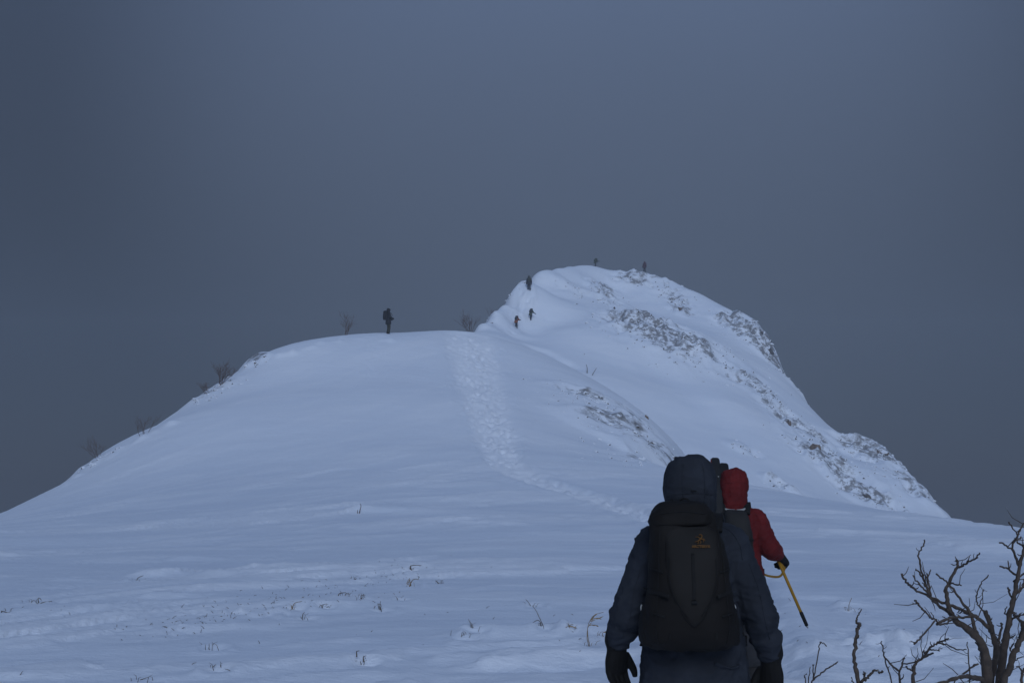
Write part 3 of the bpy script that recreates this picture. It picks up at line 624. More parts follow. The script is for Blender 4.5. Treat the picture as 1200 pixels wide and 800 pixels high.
    for s in (-1, 1):
        S_ = 'L' if s < 0 else 'R'; n_ = j['an' + S_]
        bt = [sloft([n_ + V3(0, -.01, .14), n_ + V3(0, -.01, .06), n_ + V3(0, 0, 0), n_ + V3(0, .0, -.06)], [(.062, .07), (.06, .068), (.058, .075), (.055, .085)], 3, n=16),
              sloft([n_ + V3(0, -.085, -.055), n_ + V3(0, -.03, -.05), n_ + V3(0, .06, -.05), n_ + V3(0, .14, -.062), n_ + V3(0, .19, -.07)], [(.04, .04), (.05, .05), (.052, .05), (.052, .038), (.03, .022)], 3, n=14)]
        link('boot', remesh('boot', bt, max(voxel, .010), 2), mats[3], root)
        e_, w_ = j['el' + S_], j['wr' + S_]; d = (w_ - e_).normalized()
        if 'hand' + S_ in j: d = j['hand' + S_]
        gp = glove_geo(w_ + d * .015, d, j.get('palm' + S_, V3(-s * .6, .8, 0)), j.get('thumb' + S_, V3(1, 0, 0)).x * 1.0, 1.28 if fine else 1.2, j.get('curl', V3(.5, 0, 0)).x)
        if fine: gm = remesh('glove', gp, 0.0045, 2)
        else: gm = mesh('glove', *join(gp))
        link('glove', gm, mats[2], root)
    return root

def tube(path, r, n=8, sub=1, **k):
    return sloft(path, [r] * len(path) if isinstance(r, (int, float)) else r, sub, n=n, **k)
def strap(path, w, t, sub=4, side=(1, 0, 0)): return sloft(path, [(w, t)] * len(path), sub, side=side, n=12, e=6)

# --- hiker in the navy jacket
D1 = 6.67; X1 = (810 - 600) / FPX * D1; Z1 = gz(X1, D1) ; 
H1J = dict(pelvis=(0, 0, .95), chest=(-.005, .01, 1.30), neck=(-.005, .0, 1.49), head=(-.008, .02, 1.658),
           shL=(-.170, 0, 1.425), elL=(-.302, -.04, 1.12), wrL=(-.352, .05, .965), shR=(.165, 0, 1.42), elR=(.300, -.05, 1.10), wrR=(.358, .03, .905),
           handL=(-.03, .12, -1), palmL=(.5, -.85, 0), thumbL=(-1, 0, 0), handR=(.03, .05, -1), palmR=(-.5, -.85, 0), thumbR=(1, 0, 0), curl=(.38, 0, 0),
           knL=(-.115, .10, .53), anL=(-.115, .06, .10), knR=(.11, .0, .52), anR=(.115, -.16, .11))
p1 = person('hiker in a dark navy hooded jacket seen from behind, nearest the camera', (X1, D1, -.03), 0, H1J, (M_NAVY, M_NAVY_T, M_GLOVE, M_BOOT), 0.008)
# seams and pocket flap of the jacket that show below the pack
pk = mesh('pocket_flap', *strap([(.07, -.182, .905), (.13, -.172, .882), (.185, -.14, .890)], .010, .004)); link('pocket_flap', pk, M_NAVY, [c for c in p1.children if c.name.startswith('jacket')][0])

def pack_body(rings, n=40, e=3.2, sub=5):
    """rings: (z, centre x, half width, front y, back y)"""
    return sloft([(cx, (a + b) / 2, z) for z, cx, w, a, b in rings], [(w, abs(b - a) / 2) for z, cx, w, a, b in rings], sub, n=n, e=e, flat=True)
bp = empty('backpack', (X1, D1, -.03)); tag(bp, 'black hiking backpack with small orange emblem, on the navy hooded hiker', 'backpack')
bx = -.050
main = mesh('main_body', *pack_body([(.975, bx, .10, -.30, -.12), (.985, bx, .17, -.34, -.10), (1.03, bx, .204, -.37, -.10), (1.12, bx, .200, -.385, -.10), (1.24, bx, .184, -.375, -.10), (1.38, bx - .005, .170, -.345, -.10), (1.50, bx - .018, .152, -.315, -.11), (1.57, bx - .022, .138, -.29, -.13), (1.59, bx - .022, .08, -.25, -.16)]))
wrinkle(main, .009, (7, 7, 11), 4); mb = link('main_body', main, M_BLACK, bp)
lid = mesh('top_lid', *pack_body([(1.520, bx - .022, .138, -.312, -.10), (1.530, bx - .022, .143, -.318, -.095), (1.562, bx - .024, .139, -.314, -.095), (1.594, bx - .024, .122, -.298, -.10), (1.616, bx - .022, .098, -.28, -.115), (1.626, bx - .022, .05, -.25, -.15)]))
wrinkle(lid, .005, (9, 9, 14), 6); lid_o = link('top_lid', lid, M_BLACK, bp)
# spade-shaped front panel, proud of the main body
pan = []
prof = [(1.515, .085), (1.49, .115), (1.42, .122), (1.30, .118), (1.22, .100), (1.16, .072), (1.11, .040), (1.085, .012)]
def back_y(z): return float(np.interp(z, [.98, 1.03, 1.12, 1.24, 1.38, 1.50], [-.34, -.37, -.385, -.375, -.345, -.315]))
fp = mesh('front_panel', *sloft([(bx + .004, back_y(z) + .012, z) for z, w in prof], [(w, .026) for z, w in prof], 5, n=28, e=3.0, flat=True)); wrinkle(fp, .003, (10, 10, 8), 8)
fp_o = link('front_panel', fp, M_BLACK2, bp)
for s in (-1, 1):
    sp_ = mesh('side_pocket', *pack_body([(.99, bx + s * .165, .03, -.29, -.13), (1.01, bx + s * .178, .042, -.31, -.12), (1.10, bx + s * .176, .044, -.315, -.12), (1.17, bx + s * .168, .036, -.30, -.13)], 20, 2.6)); wrinkle(sp_, .004, (12, 12, 12), 10 + s)
    spo = link('side_pocket', sp_, M_BLACK, bp)
    cs = mesh('compression_strap', *strap([(bx + s * .186, -.15, 1.235), (bx + s * .182, -.30, 1.235), (bx + s * .135, -.372, 1.225), (bx + s * .105, -.398, 1.215)], .003, .009, side=(0, 1, 0))); link('compression_strap', cs, M_STRAP, bp)
    ss = mesh('shoulder_strap', *strap([(s * .09, -.12, 1.49), (s * .105, -.05, 1.552), (s * .125, .06, 1.545), (s * .15, .145, 1.43), (s * .165, .165, 1.28), (s * .19, .10, 1.10), (s * .19, -.08, 1.02)], .03, .009)); link('shoulder_strap', ss, M_STRAP, bp)
    hb = mesh('hip_belt', *strap([(s * .14, -.13, .99), (s * .215, -.06, .985), (s * .228, .05, .98), (s * .13, .175, .975), (s * .01, .195, .97)], .004, .028, side=(0, 1, 0))); link('hip_belt', hb, M_STRAP, bp)
    tb = mesh('zip_pull', *tube([(bx + s * .208, -.20, 1.165), (bx + s * .212, -.205, 1.155), (bx + s * .211, -.207, 1.140)], .0035, 6)); link('zip_pull', tb, M_GREYPL, spo)
hl = mesh('haul_loop', *tube([(-.075, -.13, 1.59), (-.082, -.15, 1.62), (-.055, -.16, 1.638), (-.028, -.15, 1.62), (-.03, -.13, 1.59)], .005, 8, 5)); link('haul_loop', hl, M_STRAP, lid_o)
cd = mesh('drawcord', *tube([(-.150, -.14, 1.592), (-.135, -.11, 1.612), (-.105, -.10, 1.632)], .004, 6, 4)); link('drawcord', cd, M_STRAP, lid_o)
bk = mesh('buckle', *loft([(bx + .004, back_y(1.19) - .018, 1.182), (bx + .004, back_y(1.19) - .018, 1.198)], [(.012, .004)] * 2, n=16, e=6)); link('buckle', bk, M_RUBBER, fp_o)
# emblem: a small fossil-bird skeleton and the maker's lettering below it, stitched in orange
ly = back_y(1.45) - .0205
def stitch(pts, r): return sloft([(x, ly + (z - 1.45) * .25, z) for x, z in pts], [(a, .0018) for a in ([r] * len(pts) if isinstance(r, float) else r)], 4, n=8)
ex, ez = -.012, 1.462
E_ = [stitch([(ex - .022, ez - .012), (ex - .008, ez - .006), (ex + .004, ez + .004), (ex + .010, ez + .014), (ex + .004, ez + .021), (ex - .004, ez + .018)], [.0012, .002, .0028, .0024, .0026, .0012]),
      stitch([(ex + .004, ez + .002), (ex - .008, ez + .010), (ex - .020, ez + .010)], [.0024, .0018, .0010]), stitch([(ex + .004, ez + .001), (ex + .016, ez + .002), (ex + .024, ez - .006)], [.0024, .002, .0012]),
      stitch([(ex - .002, ez - .002), (ex + .004, ez - .012), (ex + .000, ez - .019)], [.0022, .0018, .0012]), stitch([(ex - .008, ez - .007), (ex - .006, ez - .015), (ex - .013, ez - .019)], [.0022, .0016, .0012]),
      stitch([(ex + .008, ez + .004), (ex + .016, ez - .004), (ex + .015, ez - .013)], [.002, .0016, .001])]
link('emblem', mesh('emblem', *join(E_)), M_ORANGE, fp_o)
tcv = bpy.data.curves.new('lettering', 'FONT'); tcv.body = "ARC'TERYX"; tcv.size = .0155; tcv.extrude = .0012; tcv.align_x = 'CENTER'; tcv.offset = .0006
to = bpy.data.objects.new('tmp', tcv); COL.objects.link(to)
tme = bpy.data.meshes.new_from_object(to.evaluated_get(bpy.context.evaluated_depsgraph_get())); bpy.data.objects.remove(to)
lt = link('lettering', tme, M_ORANGE, fp_o); lt.location = (ex + .004, ly - .0035, 1.426); lt.rotation_euler = (math.radians(90 - 14), 0, 0)

from mathutils.bvhtree import BVHTree
def draped(me, pts, off=.002, sub=6, origin=-1.2):
    """a line in (x, z) laid on the back of a garment or pack"""
    me.calc_loop_triangles(); bv = BVHTree.FromPolygons([v.co[:] for v in me.vertices], [t.vertices[:] for t in me.loop_triangles]); out = []
    for x, z in smooth_path([list(p) for p in pts], sub):
        h = bv.ray_cast(Vector((x, origin, z)), Vector((0, 1, 0)))[0]
        if h is not None: out.append(h + Vector((0, -off, 0)))
    return out
def seam(name, me, pts, r, m, parent, t=None, off=.0015):
    q = draped(me, pts, off)
    if len(q) > 2: link(name, mesh(name, *loft(q, [(r, t or r)] * len(q), n=6 if t is None else 10, e=2 if t is None else 5, side=(1, 0, 0))), m, parent)
jk1 = [c for c in p1.children if c.name.startswith('jacket')][0]
hx = -.008
for s_ in (-1, 1):
    seam('seam', jk1.data, [(hx + s_ * .048, 1.64), (hx + s_ * .052, 1.70), (hx + s_ * .050, 1.76), (hx + s_ * .042, 1.795)], .0022, M_NAVY, jk1)
    seam('seam', jk1.data, [(s_ * .14, 1.505), (s_ * .175, 1.475), (s_ * .205, 1.42), (s_ * .215, 1.36)], .0022, M_NAVY, jk1)
    seam('seam', jk1.data, [(s_ * .245, 1.34), (s_ * .285, 1.22), (s_ * .305, 1.10), (s_ * .335, 1.0)], .0020, M_NAVY, jk1)
seam('hood_adjuster', jk1.data, [(hx - .012, 1.672), (hx, 1.672), (hx + .012, 1.672)], .004, M_RUBBER, jk1, .003)
seam('seam', jk1.data, [(hx - .09, 1.655), (hx, 1.662), (hx + .09, 1.655)], .0022, M_NAVY, jk1)
seam('seam', jk1.data, [(-.22, .80), (-.1, .795), (.05, .795), (.22, .80)], .0025, M_NAVY, jk1)
for s_ in (-1, 1): seam('side_seam', main, [(bx + s_ * .135, 1.50), (bx + s_ * .142, 1.36), (bx + s_ * .150, 1.22), (bx + s_ * .160, 1.08), (bx + s_ * .150, 1.01)], .0028, M_STRAP, mb)
for s_ in (-1, 1):
    for zc in (1.33, 1.14):
        seam('side_strap', main, [(bx + s_ * .125, zc - .012), (bx + s_ * .15, zc - .004), (bx + s_ * .172, zc)], .006, M_STRAP, mb, .003)
    seam('lash_loop', main, [(bx + s_ * .10, 1.060), (bx + s_ * .102, 1.045), (bx + s_ * .10, 1.030)], .006, M_STRAP, mb, .003)
seam('lid_zip', lid, [(bx - .13, 1.572), (bx - .07, 1.580), (bx, 1.580), (bx + .08, 1.570)], .0030, M_STRAP, lid_o)
seam('daisy_chain', fp, [(bx + .004, 1.40), (bx + .004, 1.32), (bx + .004, 1.24), (bx + .004, 1.20)], .007, M_STRAP, fp_o, .002)
seam('panel_zip', fp, [(bx - .10, 1.38), (bx - .098, 1.28), (bx - .075, 1.20), (bx - .03, 1.13)], .0025, M_STRAP, fp_o)
seam('panel_zip', fp, [(bx + .108, 1.38), (bx + .104, 1.28), (bx + .08, 1.20), (bx + .035, 1.13)], .0025, M_STRAP, fp_o)

# --- hiker in the red jacket, further on
D2 = 11.6; X2 = (858 - 600) / FPX * D2
H2J = dict(chest=(.0, .03, 1.28), neck=(.005, .05, 1.475), head=(.014, .085, 1.645),
           shL=(-.17, .03, 1.40), elL=(-.27, -.02, 1.14), wrL=(-.28, .14, .96), shR=(.178, .03, 1.405), elR=(.275, -.05, 1.185), wrR=(.370, .10, 1.125),
           handR=(.45, .55, -.35), palmR=(-.6, .2, -.7), thumbR=(1, 0, 0), thumbL=(-1, 0, 0), curl=(.95, 0, 0), knL=(-.11, .16, .54), anL=(-.115, .10, .12), anR=(.12, -.2, .13), knR=(.11, -.02, .52))
p2 = person('hiker in a red hooded jacket, half hidden behind the nearest hiker', (X2, D2, gz(X2, D2) - .085), 0, H2J, (M_RED, M_DARK, M_GLOVE, M_BOOT), 0.0095, hoodk=.94)
z2 = p2.location.z + .01
jk2 = [c for c in p2.children if c.name.startswith('jacket')][0]
col_ = mesh('inner_collar', *tube([(-.085, -.045, 1.497), (-.03, -.085, 1.487), (.04, -.085, 1.488), (.095, -.04, 1.50)], .010, 8, 5)); link('inner_collar', col_, M_GREYPL, jk2)
dc = mesh('hood_cord', *tube([(.118, .09, 1.60), (.128, .10, 1.56), (.122, .11, 1.52), (.128, .11, 1.49)], .004, 6, 4)); link('hood_cord', dc, M_DARK, jk2)
for s_ in (-1, 1): seam('seam', jk2.data, [(.014 + s_ * .045, 1.60), (.014 + s_ * .05, 1.68), (.014 + s_ * .045, 1.75), (.014 + s_ * .038, 1.785)], .003, M_RED, jk2)
seam('seam', jk2.data, [(-.07, 1.705), (.014, 1.712), (.10, 1.705)], .003, M_RED, jk2)
seam('seam', jk2.data, [(.17, 1.46), (.20, 1.40), (.205, 1.33)], .003, M_RED, jk2)
bp2 = empty('backpack', (X2, D2, z2)); tag(bp2, 'charcoal backpack on the red jacketed hiker', 'backpack')
m2 = mesh('main_body', *pack_body([(.94, .0, .07, -.28, -.10), (.96, .0, .10, -.30, -.09), (1.05, .0, .115, -.32, -.08), (1.25, .0, .112, -.31, -.07), (1.38, -.005, .100, -.27, -.06), (1.455, -.01, .085, -.24, -.06), (1.48, -.01, .06, -.20, -.08)])); wrinkle(m2, .006, (8, 8, 10), 14); link('main_body', m2, M_CHAR, bp2)
for s in (-1, 1):
    link('shoulder_strap', mesh('shoulder_strap', *strap([(s * .09, -.08, 1.45), (s * .105, -.01, 1.525), (s * .125, .09, 1.52), (s * .15, .18, 1.40), (s * .165, .19, 1.25), (s * .19, .10, 1.08)], .03, .009)), M_STRAP, bp2)
    link('hip_belt', mesh('hip_belt', *strap([(s * .14, -.11, .99), (s * .215, -.04, .985), (s * .228, .06, .98), (s * .12, .19, .975), (0, .20, .97)], .004, .028, side=(0, 1, 0))), M_STRAP, bp2)
link('compression_strap', mesh('compression_strap', *strap([(-.118, -.18, 1.25), (-.10, -.30, 1.25), (0, -.318, 1.25), (.10, -.30, 1.25), (.118, -.18, 1.25)], .003, .010, side=(0, 1, 0))), M_STRAP, bp2)
for k, (foot, tip_, lab, wk) in enumerate([((-.150, -.60, .42), (-.118, .16, 1.915), 'ski with a red edge carried upright over the red hiker\'s left shoulder', .040), ((-.135, -.55, .44), (-.036, .225, 1.872), 'plain dark ski beside the red edged one, behind the red hood', .042)]):
    sk = empty('ski', (X2 + foot[0], D2 + foot[1], z2 + foot[2])); tag(sk, lab, 'ski', 'skis of the red hiker')
    ds_ = (Vector(tip_) - Vector(foot)); ls_ = ds_.length; ds_.normalize(); fr_ = Vector((0, 1, 0)); fr_ = (fr_ - ds_ * fr_.dot(ds_)).normalized()
    sw_ = ds_.cross(fr_) * -1; sw_ = sw_ if sw_.x > 0 else -sw_
    prof = [(0, wk * .6, 0), (.03, wk * .95, 0), (.4, wk * .85, .004), (.8, wk * .80, .006), (1.2, wk * .88, .003), (1.48, wk * 1.0, -.004), (1.57, wk * .92, -.018), (1.605, wk * .84, -.028), (1.62, wk * .6, -.033)]
    pt_ = [ds_ * (z * ls_ / 1.62) - fr_ * y for z, w, y in prof]
    bl_ = link('blade', mesh('blade', *sloft(pt_, [(w, .006) for z, w, y in prof], 4, side=sw_, n=16, e=5)), M_SKI, sk)
    if k == 0: link('edge', mesh('edge', *sloft([p_ - sw_ * (w + .001) for p_, (z, w, y) in zip(pt_[:-1], prof)], [(.0045, .0080)] * (len(prof) - 1), 4, side=sw_, n=8)), M_SKIRED, bl_)
    link('binding', mesh('binding', *loft([ds_ * z + fr_ * .012 for z in (.66, .70, .92, .96)], [(.02, .01), (.028, .02), (.028, .02), (.02, .01)], side=sw_, n=12, e=4)), M_RUBBER, sk)
    c_ = ds_ * (ls_ - .19) + sw_ * .012; link('rivet', mesh('rivet', *loft([c_ - fr_ * .006, c_ - fr_ * .009], [.006, .004], n=10)), M_GREYPL, bl_)
# ice axe in the red hiker's right hand
ha = P(910, 652, D2 + .12); tip = P(947, 736, D2 + .05)
ax = empty('ice_axe', ha); tag(ax, 'ice axe with yellow shaft and black tip in the red hiker\'s hand', 'ice axe')
dv = Vector(tip) - Vector(ha); dn = dv.normalized(); L_ = dv.length
sf_ = link('shaft', mesh('shaft', *tube([(0, 0, 0), dn * L_ * .78], .0125, 12)), M_YELLOW, ax)
gr = link('grip_sleeve', mesh('grip_sleeve', *tube([dn * L_ * .77, dn * L_ * .80, dn * L_ * .955, dn * L_ * .965], [.0135, .0155, .0145, .011], 12)), M_RUBBER, sf_)
link('spike', mesh('spike', *tube([dn * L_ * .96, dn * L_ * .985, dn * L_], [.009, .007, .001], 10)), M_STEEL, sf_)
hv_ = Vector((.45, .85, .10)).normalized()
link('pick', mesh('pick', *sloft([-dn * .012, hv_ * .07 - dn * .012, hv_ * .13 + dn * .005, hv_ * .165 + dn * .035], [(.011, .006), (.012, .006), (.009, .004), (.002, .002)], 4, side=(0, 0, 1), n=10)), M_STEEL, ax)
link('adze', mesh('adze', *sloft([-dn * .012, -hv_ * .05 - dn * .008, -hv_ * .085 + dn * .012], [(.011, .007), (.012, .012), (.004, .025)], 4, side=dn, n=10)), M_STEEL, ax)
link('leash', mesh('leash', *strap([Vector((.002, 0, -.02)), Vector((.045, .0, -.06)) + dn * .02, dn * .11 + V3(.018, 0, 0), dn * .13 + V3(-.03, -.02, -.035), V3(-.055, -.05, -.155), V3(-.12, -.06, -.135), V3(-.18, -.02, -.09)], .004, .009, 6, side=(0, 1, 0))), M_YSTRAP, ax)

# --- climbers far up the slope
def climber(px, py, lo, hpx, rz, J, mats, label, pmat, plabel, dy=0.0):
    q = on(px, py, lo); s = hpx * (q.y / FPX) / 1.78 if hpx else 1.0; s = min(1.15, max(0.85, s))
    g = person(label, (q.x, q.y + dy, gz(q.x, q.y + dy) - .08), rz, J, mats, .03, 'climbers on the slope', True, 1.0, .22, s, False)
    j = {**DEF, **J}; c = Vector(j['chest']); a = Vector(j['neck']) - Vector(j['pelvis']); a.normalize(); bk_ = Vector((1, 0, 0)).cross(a); bk_ = bk_ if bk_.y < 0 else -bk_
    if pmat:
        pb = empty('backpack', g.location, rz); pb.scale = g.scale; tag(pb, plabel, 'backpack', 'packs of the climbers')
        base = c - a * .28 + bk_ * .24
        link('main_body', mesh('main_body', *sloft([base, base + a * .03, base + a * .25, base + a * .48, base + a * .54], [(.10, .07), (.16, .12), (.17, .14), (.15, .11), (.07, .05)], 3, n=18, e=3)), pmat, pb)
        link('top_lid', mesh('top_lid', *sloft([base + a * .50, base + a * .53, base + a * .60, base + a * .63], [(.14, .10), (.16, .12), (.14, .10), (.06, .04)], 3, n=16, e=3)), pmat, pb)
        for s_ in (-1, 1): link('shoulder_strap', mesh('shoulder_strap', *strap([base + a * .5 + V3(s_ * .1, 0, 0) - bk_ * .08, c + a * .24 + V3(s_ * .12, 0, 0), c + a * .1 - bk_ * .20 + V3(s_ * .14, 0, 0), c - a * .15 - bk_ * .14 + V3(s_ * .19, 0, 0)], .03, .01)), M_STRAP, pb)
    return g
lean = dict(pelvis=(0, -.05, .92), chest=(0, .16, 1.22), neck=(0, .27, 1.38), head=(0, .36, 1.52), shL=(-.18, .24, 1.32), shR=(.18, .24, 1.32), elL=(-.25, .34, 1.08), wrL=(-.26, .55, 1.05), elR=(.27, .36, 1.10), wrR=(.30, .58, 1.14),
            knL=(-.11, .22, .58), anL=(-.12, .12, .2), knR=(.11, .0, .52), anR=(.13, -.24, .10), curl=(.8, 0, 0))
climber(455, 391, 20, 31, math.radians(-68), dict(elL=(-.30, .04, 1.16), wrL=(-.16, .20, 1.08), elR=(.30, .04, 1.16), wrR=(.14, .22, 1.14), handL=(.5, .4, -.3), handR=(-.5, .4, -.2), curl=(.7, 0, 0)), (M_DARK, M_KHAKI, M_GLOVE, M_BOOT), 'dark clothed person standing alone on the crest of the near knoll', M_DARK, 'dark backpack of the person standing alone on the near crest')
climber(605, 384, 110, 16, math.radians(-25), {**lean, 'knL': (-.14, .2, .55), 'anL': (-.2, .16, .14), 'anR': (.2, -.22, .1)}, (M_RUST, M_DARK, M_GLOVE, M_BOOT), 'climber in rust jacket, lowest on the trail to the summit', M_DARK, 'dark backpack on the lowest, rust jacketed climber')
climber(622, 375, 110, 15, math.radians(-30), {**lean, 'wrR': (.38, .5, 1.0)}, (M_OLIVE, M_DARK, M_GLOVE, M_BOOT), 'climber in olive clothes, just ahead of the rust jacketed climber', M_DARK, 'dark backpack on the olive clothed climber')
climber(620, 340, 110, 18, 0.1, dict(chest=(0, .06, 1.28), neck=(0, .09, 1.47), head=(0, .13, 1.63)), (M_DARK, M_DARK, M_GLOVE, M_BOOT), 'upright dark climber with a tall pack near the summit\'s left edge', M_KHAKI, 'tall khaki backpack of the upright climber at the left edge')
climber(698, 312, 110, 12, math.radians(-55), {**lean}, (M_OLIVE, M_DARK, M_GLOVE, M_BOOT), 'bent climber on the highest point of the summit', M_OLIVE, 'olive backpack of the climber on the highest point', 1.0)
climber(756, 322, 110, 13, math.radians(20), dict(), (M_DPURP, M_DARK, M_GLOVE, M_BOOT), 'dark plum clothed climber on the skyline right of the summit point', M_DPURP, 'dark backpack of the climber right of the summit point', 0.8)

# ------------------------------------------------------------------ bare shrub at the lower right
def branch(parent, pts, w0, w1, d0, d1=None, name='branch', m=None, sub=4, n=8, jit=.0022, seed=0):
    """pts are picture positions, w widths in pixels, d distances: a knobbly tapering stick with its own depth"""
    d1 = d0 if d1 is None else d1; k = len(pts); rg = random.Random(seed + int(pts[0][0] * 7 + pts[0][1]))
    P3 = [P(px, py, d0 + (d1 - d0) * i / max(1, k - 1)) for i, (px, py) in enumerate(pts)]
    q = smooth_path([list(p) for p in P3], sub); o = parent.location; L = len(q)
    path = [Vector(p) - o + Vector((rg.gauss(0, jit), rg.gauss(0, jit), rg.gauss(0, jit))) * (0 if i in (0,) else 1) for i, p in enumerate(q)]
    s = d0 / FPX * 0.43
    rad = [max(.0014, (w1 + (w0 - w1) * (1 - i / (L - 1)) ** (2.0 if k > 6 else 1.2)) * s * rg.uniform(.86, 1.16)) for i in range(L)]
    geo = [loft(path, rad, n=n)]
    if name == 'branch':                                       # buds and short spurs
        for i in range(2, L - 1):
            if rg.random() < (.22 if k < 7 else .28) and P3[0] is not None:
                t_ = (path[i + 1] - path[i - 1]).normalized(); u_ = Vector((rg.gauss(0, 1), rg.gauss(0, .6), rg.gauss(.4, 1))); u_ = (u_ - t_ * u_.dot(t_) * .6).normalized()
                l_ = rg.uniform(.012, .03) if rg.random() < .6 else rg.uniform(.05, .14); r_ = min(rad[i] * .55, .004 if l_ < .04 else .0026)
                geo.append(loft([path[i], path[i] + u_ * (rad[i] + l_ * .5), path[i] + (u_ + t_ * .3) * (rad[i] + l_)], [r_, r_ * .85, r_ * .5], n=5))
    return link(name, mesh(name, *join(geo)), m or M_BARK, parent)
DB = 7.6
sh = empty('bare_shrub', (P(1160, 800, DB)[0], DB, gz(P(1160, 800, DB)[0], DB) - .05)); tag(sh, 'big leafless shrub with several crooked grey brown stems, lower right', 'shrub')
